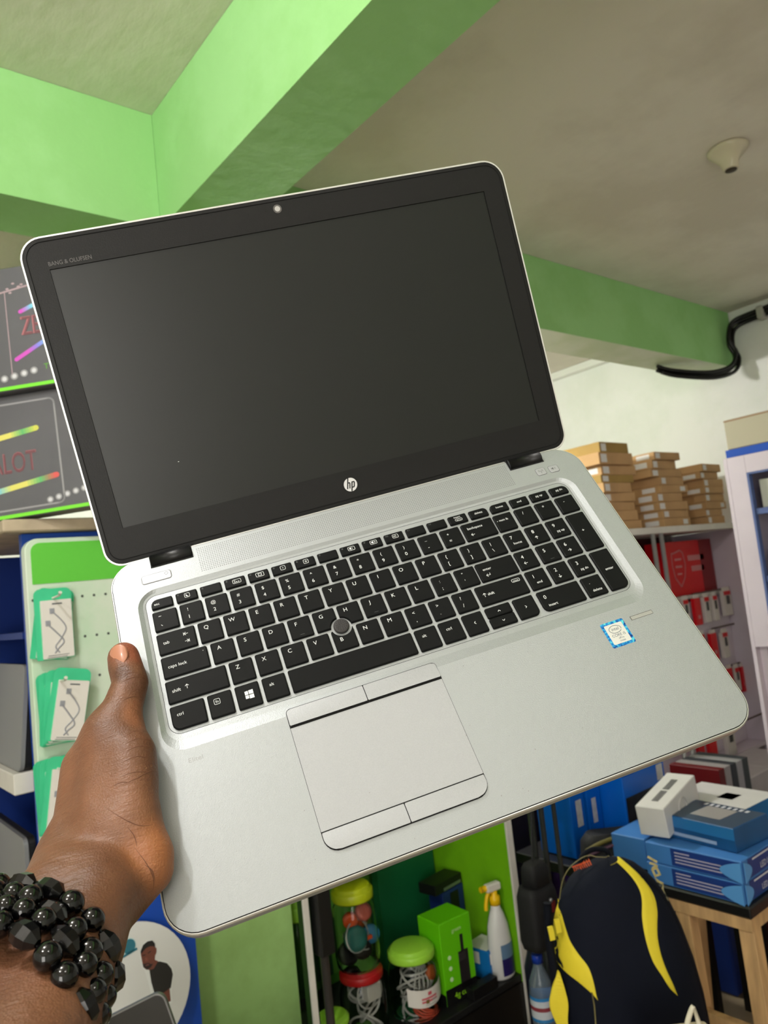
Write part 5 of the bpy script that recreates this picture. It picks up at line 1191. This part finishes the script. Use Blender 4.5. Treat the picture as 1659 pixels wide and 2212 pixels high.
t = thing('low_stool', 'low beige seat carrying the backpack', 'stool', (bc.x, bc.y, 0), YW)
MB().loft([(rrect(-.17, .17, -.14, .14, .03, 5), .285), (rrect(-.18, .18, -.15, .15, .03, 5), .30), (rrect(-.178, .178, -.148, .148, .03, 5), .313)]).build('seat', mat('beige_seat', (190, 178, 156), rough=.6), t)
for sx_ in (-1, 1):
    for sy_ in (-1, 1): MB().tube([(sx_ * .15, sy_ * .12, 0), (sx_ * .13, sy_ * .10, .286)], .014, 8).build('leg', WOOD, t)
q = PD(1490, 2200, 1.5)
t = thing('chair_frame', 'beige chair back with a curved white handle at the lower edge of the photo', 'chair', (q.x, q.y, 0), YW)
MB().loft([(rrect(-.11, .04, -.012, .012, .01, 4), .0), (rrect(-.11, .04, -.012, .012, .01, 4), q.z - .022), (rrect(-.10, .03, -.008, .008, .007, 4), q.z - .012)], smooth=False).build('backrest', mat('beige_fabric', (176, 162, 136), rough=.8), t)
mb = MB(); P = smooth_path([(-.012, 0, q.z - .03), (-.012, 0, q.z - .005), (.0, 0, q.z + .022), (.006, 0, q.z + .030)]); mb.tube([(p.x, -.014, p.z) for p in P], [.006 - .0001 * k for k in range(len(P))], 8)
mb.tube([(.006, -.014, q.z + .028), (.012, -.014, q.z - .002), (.006, -.014, q.z - .03)], [.003, .005, .004], 8); mb.build('handle', mat('ivory_plastic', (226, 220, 200), rough=.35), t)

# ================================================================ wooden stool with light boxes
t = thing('wooden_stool', 'pale wooden stool with black seat top carrying blue boxes', 'stool', (0, 0, 0))
SZ = .605
MB().box(1.885, 2.22, 1.035, 1.40, SZ - .030, SZ, bev=.004).build('seat_pad', BLACK, t)
MB().box(1.89, 2.215, 1.04, 1.395, SZ - .062, SZ - .031).build('apron', WOOD, t)
def leg(x0, y0, x1, y1, w_=.020, nm='leg'): 
    m_ = MB(); m_.loft([(rrect(x0 - w_, x0 + w_, y0 - w_, y0 + w_, .002, 2), 0), (rrect(x1 - w_, x1 + w_, y1 - w_, y1 + w_, .002, 2), SZ - .06)]); return m_.build(nm, WOOD, t)
for (a, b_, c, d) in ((1.87, 1.40, 1.915, 1.37), (1.88, 1.20, 1.915, 1.235), (1.86, 1.02, 1.915, 1.06), (2.22, 1.02, 2.19, 1.06), (2.22, 1.42, 2.19, 1.37)): leg(a, b_, c, d)
for z in (.26,): MB().box(1.872, 1.895, 1.06, 1.38, z, z + .05).build('rung', WOOD, t)
MB().box(1.92, 2.18, 1.035, 1.055, .30, .335).build('rung', WOOD, t)
LB = mat('sky_blue_carton', (62, 118, 184), rough=.45, var=.06, scale=6); LBD = mat('mid_blue_panel', (24, 52, 120), rough=.45); WL = mat('white_lettering', (206, 206, 216), rough=.5)
sz = (.25, .275, .052)
def light_box(label, z, dx=0., dy=0.):
    c = (1.892 + sz[0] / 2 + dx, 1.048 + sz[1] / 2 + dy, z)
    t = simple_box('light_kit_box', label, c, sz, 0, LB, group='blue light boxes on the stool', prints=[('l', .28, .98, .06, .94, LBD, 'dark_side_panel'), ('f', .12, 1, .05, .95, LBD, 'dark_end_panel')])
    mb = MB()
    for k in range(4): x0 = .02; mb.box(-sz[1] / 2 + .32 * sz[1], -sz[1] / 2 + (.48 if k == 0 else .80) * sz[1], .038 - .0085 * k, .041 - .0085 * k, 0, .0003)
    mb.xf(Matrix(((0, 0, -1, -sz[0] / 2 - .0009), (-1, 0, 0, 0), (0, 1, 0, 0), (0, 0, 0, 1)))); mb.build('printed_text_lines', mat('lavender_print', (176, 170, 190), rough=.5), t)
    face_text(t, 'f', 'LED LIGHT KIT', .62, .20, .021, WL, sz, .9); 
    mb = MB().box(-.07, .10, .041, .045, 0, .0003); on_xz(mb, -sz[1] / 2 - .0009); mb.build('printed_line', WL, t)
    # open end flap at the corner
    o = [(0, -.004)] + [(.052 * math.sin(a) * 1.0, -.004 - .0) for a in ()]
    mb = MB(); fl_ = [(0, 0)] + [(.0 + .050 * math.sin(PI * k / 12) ** .8 * 1., .050 * k / 12) for k in range(1, 12)] + [(0, .050)]
    pts0 = [(-sz[0] / 2 - .001 - .004, -sz[1] / 2 + p[0] * 1.15, p[1]) for p in fl_]; pts1 = [(-sz[0] / 2 - .0035 - .004, p[1], p[2]) for p in pts0]
    mb.loft([(pts0, 0), (pts1, 0)]); mb.build('open_flap', mat('flap_blue', (84, 146, 208), rough=.45), t)
    pts0 = [(-sz[0] / 2 + .001 + p[0] * .75, -sz[1] / 2 - .004, p[1]) for p in fl_]; pts1 = [(p[0], p[1] - .002, p[2]) for p in pts0]
    mb = MB(); mb.loft([(pts0, 0), (pts1, 0)]); mb.build('open_flap', MATS['flap_blue'], t)
    return t
light_box('sky blue light box with open flap at the bottom, resting on the wooden stool', SZ + .001)
light_box('sky blue light box with open flap stacked on another light box', SZ + .0545, .003, -.002)
simple_box('light_kit_box', 'plain sky blue box end at the left, between the light boxes and the backpack', (1.985, 1.39, SZ + .02), (.15, .11, .085), .02, LB, group='blue light boxes on the stool')
simple_box('dark_support_box', 'dark box under the plain sky blue box', (1.985, 1.372, .6055), (.12, .05, .019), .02, BLACK)
sz2 = (.16, .22, .062)
t = simple_box('memory_box', 'teal-blue box with a grey window on top, lying on the light boxes', (2.03, 1.18, SZ + .108), sz2, -.10, mat('petrol_blue_carton', (24, 74, 122), rough=.35, var=.15, scale=10), prints=[
    ('t', .25, .8, .30, .72, mat('window_grey', (150, 148, 148), rough=.3), 'grey_window'), ('t', .02, .98, .02, .98, mat('slate_panel', (44, 66, 88), rough=.35), 'slate_top'), ('l', .1, .75, .15, .30, mat('print_pale_blue', (140, 160, 190), rough=.5), 'printed_words'), ('l', 0, 1, .5, .97, mat('light_petrol', (36, 104, 160), rough=.4), 'upper_side_band')])
for ch in t.children:
    if ch.name.startswith('slate_top'): ch.location.z = -.0003
mb = MB()
for k in range(8): mb.box(.050, .066, -.07 + .018 * k, -.07 + .018 * k + .009, 0, .0003)
mb.xf(Matrix.Translation((0, 0, sz2[2] + .0012))); mb.build('lettering_row', WL, t)
for ch in t.children:
    if ch.name.startswith('lettering'): ch.rotation_euler = (0, 0, 0)
# white box leaning
wb = mat('white_carton', (206, 204, 202), rough=.5, var=.03); INK = mat('black_ink', (44, 44, 48), rough=.5)
P = PD(1440, 1800, 2.13); sw = (.23, .085, .085)
t = simple_box('white_box', 'white box with a row of black lettering leaning on the blue boxes', (2.06, 1.375, SZ + .150), sw, .0, wb)
t.rotation_euler = (0, -.16, .12); t.location = PZ(1440, 1815, .717) + Vector((.112, .048, .022))
mb = MB()
for k in range(19):
    if k != 9: mb.box(-.075 + .0078 * k, -.075 + .0078 * k + .004, -.010, .010, 0, .0003)
mb.xf(Matrix.Translation((0, 0, sw[2] + .0008))); mb.build('lettering_row', INK, t)
mb = MB(); coil(mb, (0, 0, 0), .026, .0022, (PI / 2, 0, 0), 24); mb.xf(Matrix.Translation((.0, -sw[1] / 2 - .001, .04))); mb.build('embossed_ring', mat('emboss_grey', (180, 178, 176), rough=.5), t)
# white-topped blue box behind on the right
simple_box('projector_box', 'flat cyan-blue box with white lid behind the memory box', (2.36, 1.335, SZ + .05), (.20, .26, .065), -.05, mat('cyan_carton', (8, 100, 160), rough=.4), prints=[('t', 0, 1, 0, 1, wb, 'white_lid'), ('t', .35, .65, .3, .5, mat('mark_dark', (90, 90, 92), rough=.5), 'oval_mark')])
t = thing('side_table', 'narrow dark stand under the cyan-blue box', 'table', (0, 0, 0)); MB().box(2.25, 2.48, 1.20, 1.42, SZ + .02, SZ + .048).build('table_top', BLACK, t)
for x, y in ((2.27, 1.22), (2.46, 1.22), (2.27, 1.40), (2.46, 1.40)): MB().box(x - .012, x + .012, y - .012, y + .012, 0, SZ + .019).build('leg', BLACK, t)
# blue camera boxes on the low table
CB = mat('camera_box_blue', (0, 92, 190), rough=.35, var=.06, scale=5); CBD = mat('camera_picture', (30, 30, 34), rough=.5, var=.6, scale=30)
def cam_box(label, c, s_, rz=0., prints=()): return simple_box('speaker_box', label, c, s_, rz, CB, group='bright blue boxes on the low table', prints=prints)
ST = mat('sticker_pale', (190, 188, 190), rough=.5, var=.15, scale=60)
PC = PZ(1364, 1838, .60)
cam_box('bright blue box with dark picture front, right end of the pile', (PC.x + .12, PC.y + .075, .60), (.24, .15, .225), 0, [('f', .03, .97, .03, .70, CBD, 'dark_picture'), ('f', .80, .95, .75, .97, ST, 'pale_sticker')])
cam_box('bright blue narrow box at the lower left of the pile', (1.955, 1.66, .60), (.07, .14, .20), 0, [('f', .35, .75, .45, .85, ST, 'pale_sticker')])
cam_box('bright blue narrow box second from the left, with a pale sticker', (2.032, 1.655, .60), (.07, .14, .20), 0, [('f', .3, .62, .42, .80, ST, 'pale_sticker')])
cam_box('bright blue box on top of the narrow boxes', (2.0, 1.655, .802), (.16, .15, .085), 0, [('f', .05, .25, .2, .8, ST, 'pale_sticker'), ('t', .2, .8, .2, .5, ST, 'pale_sticker')])
cam_box('bright blue box lying across the top of the picture box', (PC.x + .12, PC.y + .08, .827), (.25, .16, .06), .06, [('f', .70, .92, .1, .95, ST, 'pale_sticker'), ('f', .1, .3, .3, .7, CBD, 'dark_mark')])
cam_box('topmost bright blue box of the pile, under the laptop edge', (PC.x + .10, PC.y + .09, .889), (.28, .16, .05), -.04, [('f', .5, .6, .2, .8, CBD, 'dark_mark')])

# ================================================================ far right: shelving unit with cartons and red goods
t = thing('wall_shelving', 'lilac shelving unit with a flat top carrying cardboard boxes', 'shelving', (0, 0, 0))
MB().box(2.80, 4.33, 2.10, 2.56, 1.615, 1.648, bev=.002).build('top_board', OFFW, t)
MB().box(4.305, 4.33, 2.11, 2.56, 0, 1.613).build('side_panel', LILAC, t)
MB().box(2.80, 2.82, 2.11, 2.56, 0, 1.613).build('side_panel', LILAC, t)
MB().box(2.82, 4.304, 2.50, 2.52, 0, 1.613).build('back_panel', LILAC, t); MB().box(2.82, 4.304, 2.225, 2.235, .421, 1.235).build('hook_panel', LILAC, t)
for z in (.40,): MB().box(2.82, 4.304, 2.12, 2.499, z, z + .02).build('shelf', LILAC, t)
MB().box(2.82, 4.10, 2.46, 2.499, 1.30, 1.612).build('dark_red_backing', mat('dark_red_board', (70, 6, 10), rough=.6), t)
MB().box(4.10, 4.14, 2.42, 2.499, 1.25, 1.612).build('grey_divider', mat('divider_grey', (140, 132, 130), rough=.5), t)
for x in (3.385, 3.46): 
    mb = MB().tube([(x, 2.075, 0), (x, 2.075, 1.614)], .011, 10)
    t = thing('shelf_upright', 'pale metal upright, %s of the two in front of the shelving' % ('left' if x < 3.4 else 'right'), 'pole', (0, 0, 0), group='metal uprights before the shelving'); mb.build('tube', mat('pale_steel', (176, 176, 172), rough=.35, metal=.4), t)
    MB().box(x - .02, x + .02, 2.06, 2.09, 0, .012).build('foot', MATS['pale_steel'], t)
# cartons
rnd = random.Random(11)
LBL = mat('label_white', (214, 212, 210), rough=.6)
def cartons(name_l, xf, yf, wx, wy, zs, desc, jit=.012, yell=()):
    z = 1.649; n_ = len(zs)
    for k, h_ in enumerate(zs):
        dx = rnd.uniform(-jit, jit) * 2; dy = rnd.uniform(0, jit) * 1.5; w_ = wx * rnd.uniform(.9, 1.08)
        pos = 'topmost' if k == n_ - 1 else ('bottom' if k == 0 else '%s from the bottom' % ['', 'second', 'third', 'fourth', 'fifth', 'sixth', 'seventh', 'eighth', 'ninth', 'tenth', 'eleventh'][k])
        pr = [('f', .05, .22, .15, .85, LBL, 'paper_label')] if rnd.random() < .8 else [('f', .72, .9, .2, .8, LBL, 'paper_label')]
        if rnd.random() < .4: pr.append(('l', .7, .92, .2, .8, LBL, 'paper_label'))
        simple_box('cardboard_box', 'flat brown cardboard box, %s in the %s' % (pos, desc), (xf + w_ / 2 + dx, yf + wy / 2 + dy, z), (w_, wy, h_ - .0015), rnd.uniform(-.05, .05), CARD2 if k in yell else CARD, prints=pr, group='cardboard boxes on the shelving top'); z += h_
cartons('', 3.14, 2.14, .27, .26, [.045, .05, .045, .045, .05, .04, .05, .06, .055], 'stack nearest the laptop corner', yell=(5, 8))
simple_box('cardboard_box', 'small square brown box with a white label beside the laptop corner', (3.23, 2.495, 1.649), (.22, .13, .405), 0, CARD2, prints=[('f', .3, .75, .87, .98, LBL, 'paper_label')], group='cardboard boxes on the shelving top')
cartons('', 3.44, 2.30, .13, .18, [.04, .045, .04, .045], 'short narrow stack left of centre', yell=())
cartons('', 3.61, 2.13, .26, .36, [.045, .042, .045, .048, .042, .045, .042, .048, .042], 'middle stack', jit=.014)
cartons('', 3.915, 2.28, .11, .2, [.04, .04, .045, .04], 'narrow stack right of the middle')
cartons('', 4.06, 2.13, .22, .34, [.045, .04, .042, .045, .04, .045, .04, .045], 'rightmost stack')
# red box with crest on the shelving
RD = mat('red_carton', (196, 8, 22), rough=.35); RDD = mat('dark_red_carton', (120, 6, 14), rough=.35)
t = simple_box('crest_box', 'large red box with a white crest outline on the lilac shelving', (4.03, 2.32, 1.272), (.50, .12, .30), 0, RD, prints=[('f', .72, 1, 0, 1, RDD, 'dark_red_end'), ('f', .45, .80, .62, .72, mat('faded_white_print', (190, 120, 124), rough=.5), 'printed_word'), ('f', .50, .78, .42, .52, MATS['faded_white_print'], 'printed_word')])
mb = MB(); sh = [(-.17, .235), (-.10, .25), (-.075, .235), (-.06, .17), (-.08, .10), (-.13, .05), (-.18, .10), (-.195, .17), (-.19, .235)]
stroke(mb, sh, .008, 0, closed=True); stroke(mb, [(-.16, .20), (-.10, .20)], .012, 0); stroke(mb, [(-.16, .16), (-.10, .16)], .012, 0); stroke(mb, [(-.15, .12), (-.11, .12)], .010, 0)
on_xz(mb, -.0615); mb.build('crest', MATS['faded_white_print'], t)
t = thing('crest_shelf', 'narrow pale shelf ledge under the red crest box', 'shelf', (0, 0, 0)); MB().box(3.75, 4.303, 2.24, 2.455, 1.252, 1.270).build('board', OFFW, t)
MB().box(3.76, 4.30, 2.455, 2.462, 1.16, 1.27).build('board_back', OFFW, t)
# hanging packets, four rows
def packet(label, x, z, w_, h_, kind, rz=0., y=2.36, n_=1):
    t = thing('accessory_packet', label, 'packet', (x, y, z), rz, 'red and white packets on the shelving hooks')
    d_ = .02 * n_
    MB().box(-w_ / 2, w_ / 2, 0, .022, -h_, -.02, bev=.001).build('pack', RD if kind == 'r' else mat('pack_white', (206, 198, 192), rough=.45), t)
    if kind == 'r': MB().box(-w_ * .2, w_ * .2, -.0015, -.0004, -h_ * .8, -h_ * .68).build('white_mark', MATS['faded_white_print'], t)
    else:
        MB().box(-w_ * .45, w_ * .45, -.0015, -.0004, -.045, -.022).build('red_header', RD, t); MB().box(-w_ * .2, w_ * .25, -.0018, -.0006, -h_ * .6, -h_ * .3).build('dark_product', mat('product_dark', (60, 58, 58), rough=.4), t)
    MB().box(-w_ / 2, w_ / 2, .005, .008, -.02, .0).build('hang_tab', MATS['pack_white'] if 'pack_white' in MATS else OFFW, t)
    return t
PK = [(1452, 1288, .07, .17, 'r', 2.19, 'red packet in the top row half hidden by the laptop edge'), (1479, 1287, .055, .16, 'w', 2.19, 'white packet in the top row beside the laptop edge'), (1504, 1284, .06, .165, 'r', 2.19, 'red packet in the top row, middle'), (1524, 1281, .055, .16, 'w', 2.19, 'white packet in the top row right of the red one'), (1542, 1278, .05, .16, 'w', 2.19, 'white packet in the top row, second from the right'), (1568, 1268, .085, .16, 'w', 2.19, 'broad white packet at the right end of the top row'),
      (1514, 1362, .06, .16, 'w', 2.19, 'white packet in the second row beside the laptop edge'), (1540, 1360, .06, .165, 'r', 2.19, 'red packet in the second row'), (1564, 1358, .06, .16, 'w', 2.19, 'white packet at the right of the second row'),
      (1575, 1436, .055, .16, 'r', 2.19, 'red packet in the third row beside the laptop edge'), (1590, 1434, .05, .15, 'w', 2.19, 'white packet in the middle of the third row'), (1603, 1432, .045, .16, 'r', 2.19, 'red packet at the right end of the third row'),
      (1512, 1585, .05, .16, 'r', 2.10, 'dark red packet in the lowest row under the laptop edge'), (1538, 1588, .07, .19, 'r', 2.10, 'bright red tilted packet in the lowest row'), (1574, 1560, .085, .17, 'w', 2.10, 'white packet with dark product in the lowest row')]
for px_, py_, w_, h_, kd, yy, lab in PK:
    P = PY(px_, py_, yy); packet(lab, P.x, P.z, w_, h_, kd, y=yy)
t = thing('hook_rails', 'thin dark hook rails across the lilac shelving', 'rail', (0, 0, 0))
for z, x0 in ((PY(1504, 1282, 2.205).z, 3.90), (PY(1540, 1358, 2.205).z, 4.05), (PY(1590, 1434, 2.205).z, 4.15)): MB().tube([(x0, 2.205, z), (4.303, 2.205, z)], .005, 6).build('rail', mat('rail_brown', (84, 64, 58), rough=.5), t)
MB().tube([(3.40, 2.112, PY(1538, 1588, 2.11).z + .004), (4.303, 2.112, PY(1538, 1588, 2.11).z + .004)], .005, 6).build('rail', MATS['rail_brown'], t)
# pale boxes on the floor in front of the shelving
for i, (x, y, z, sx_, sy_, sz_, lab) in enumerate([(3.50, 1.93, .0, .34, .24, .30, 'large pale lilac box low on the floor, left'), (3.84, 1.93, .0, .32, .24, .30, 'large pale lilac box low on the floor, right'), (3.50, 1.93, .301, .34, .24, .15, 'upper pale lilac box, left'), (3.84, 1.93, .301, .32, .24, .15, 'upper pale lilac box, right')]):
    simple_box('pale_box', lab, (x, y, z), (sx_, sy_, sz_), 0, mat('pale_lilac_carton', (196, 188, 192), rough=.5, var=.05), group='pale boxes before the shelving')
MBg = mat('file_grey', (120, 122, 124), rough=.5)
for i, (x, c, lab) in enumerate([(2.98, (96, 10, 14), 'dark red upright file left of the grey files'), (3.03, (150, 146, 144), 'pale grey upright file beside the dark red file'), (3.08, (44, 50, 56), 'charcoal upright file in the middle of the files'), (3.13, (150, 150, 150), 'light grey upright file right of the charcoal file'), (3.18, (50, 58, 60), 'slate upright file at the right end of the files')]):
    simple_box('upright_file', lab, (x, 1.78, .0), (.045, .22, .62), 0, mat('file_%d' % i, c, rough=.5), cat='file', group='upright files')
# near-right display cabinet (lilac, blue trim)
t = thing('lilac_cabinet', 'lilac display cabinet with blue top edge and blue-trimmed opening at the right', 'cabinet', (0, 0, 0))
XC = 2.95
MB().box(XC, XC + .42, .70, 1.44, 1.855, 1.885).build('blue_top', BLUE, t)
MB().box(XC, XC + .02, 1.372, 1.44, 1.115, 1.854).build('front_column', LILAC, t)
MB().box(XC, XC + .02, .70, 1.371, 1.785, 1.854).build('front_header', LILAC, t)
MB().box(XC, XC + .42, 1.441, 1.455, .0, 1.854).build('side_panel', LILAC, t)
MB().box(XC + .40, XC + .42, .70, 1.44, .0, 1.854).build('back_panel', NAVY, t)
MB().box(XC + .03, XC + .05, 1.41, 1.44, .0, 1.113).build('lower_column', LILAC, t)
MB().box(XC - .003, XC + .024, 1.362, 1.371, 1.115, 1.784).build('blue_trim', TRIMB, t)
MB().box(XC - .003, XC + .024, .70, 1.361, 1.777, 1.784).build('blue_trim', TRIMB, t)
for z in (1.62, 1.36, 1.113): MB().box(XC + .005, XC + .399, .70, 1.36, z, z + .022).build('shelf', TRIMB, t)
for i, (y, z, c, h_, lab) in enumerate([(1.29, 1.643, (190, 188, 180), .11, 'pale grey box on the top shelf of the lilac cabinet'), (1.17, 1.643, (206, 204, 198), .12, 'white box further right on the top shelf of the lilac cabinet'), (1.285, 1.383, (176, 172, 168), .09, 'grey box on the middle shelf of the lilac cabinet'), (1.17, 1.383, (210, 206, 200), .18, 'tall white box on the middle shelf of the lilac cabinet'), (1.28, 1.136, (14, 128, 118), .07, 'teal box on the lower shelf of the lilac cabinet'), (1.28, 1.2065, (40, 64, 84), .06, 'slate blue box on the teal box'), (1.165, 1.136, (20, 120, 124), .17, 'tall teal box on the lower shelf of the lilac cabinet')]):
    simple_box('shelf_box', lab, (XC + .12, y, z), (.18, .105, h_), 0, mat('shelf_box_%d' % i, c, rough=.45))
simple_box('beige_storage_box', 'beige storage box with a wood-coloured rim on top of the lilac cabinet', (XC + .20, 1.20, 1.886), (.40, .46, .118), 0, mat('beige_box', (176, 168, 146), rough=.6), prints=[('l', 0, 1, .93, .985, mat('brown_rim', (150, 120, 92), rough=.6), 'brown_rim')])
MB_ = None

# things seen between the stool legs
simple_box('red_box', 'red and white box on the floor at the right, seen beside the stool leg', (2.42, 1.03, 0), (.30, .26, .50), 0, RD, prints=[('l', 0, 1, .60, .68, WL, 'white_band'), ('l', 0, 1, .95, 1, WL, 'white_band')])
simple_box('blue_crate', 'dark blue crate on the floor behind the stool', (2.68, 1.66, 0), (.36, .4, .40), 0, NAVY)
simple_box('red_board', 'tall dark red board leaning behind the stool', (2.55, 1.28, 0), (.02, .16, .56), 0, mat('deep_red_board', (74, 8, 10), rough=.5))
simple_box('white_board_strip', 'narrow white board edge beside the dark red board', (2.50, 1.375, 0), (.02, .014, .56), 0, OFFW)
t = thing('plastic_bag', 'crumpled pale grey plastic bag on the blue crate behind the stool', 'bag', (2.64, 1.60, .401))
mb = MB(); rnd_ = random.Random(3)
rings = []
for k, (r_, z) in enumerate([(.07, 0), (.11, .03), (.12, .08), (.10, .13), (.07, .17), (.03, .20), (.045, .23)]):
    rings.append(([(r_ * (1 + rnd_.uniform(-.16, .16)) * math.cos(a), r_ * (1 + rnd_.uniform(-.16, .16)) * math.sin(a), z) for a in [2 * PI * q / 18 for q in range(18)]], 0))
mb.loft(rings, smooth=False); mb.build('bag_film', mat('grey_film', (168, 164, 168), rough=.35), t)
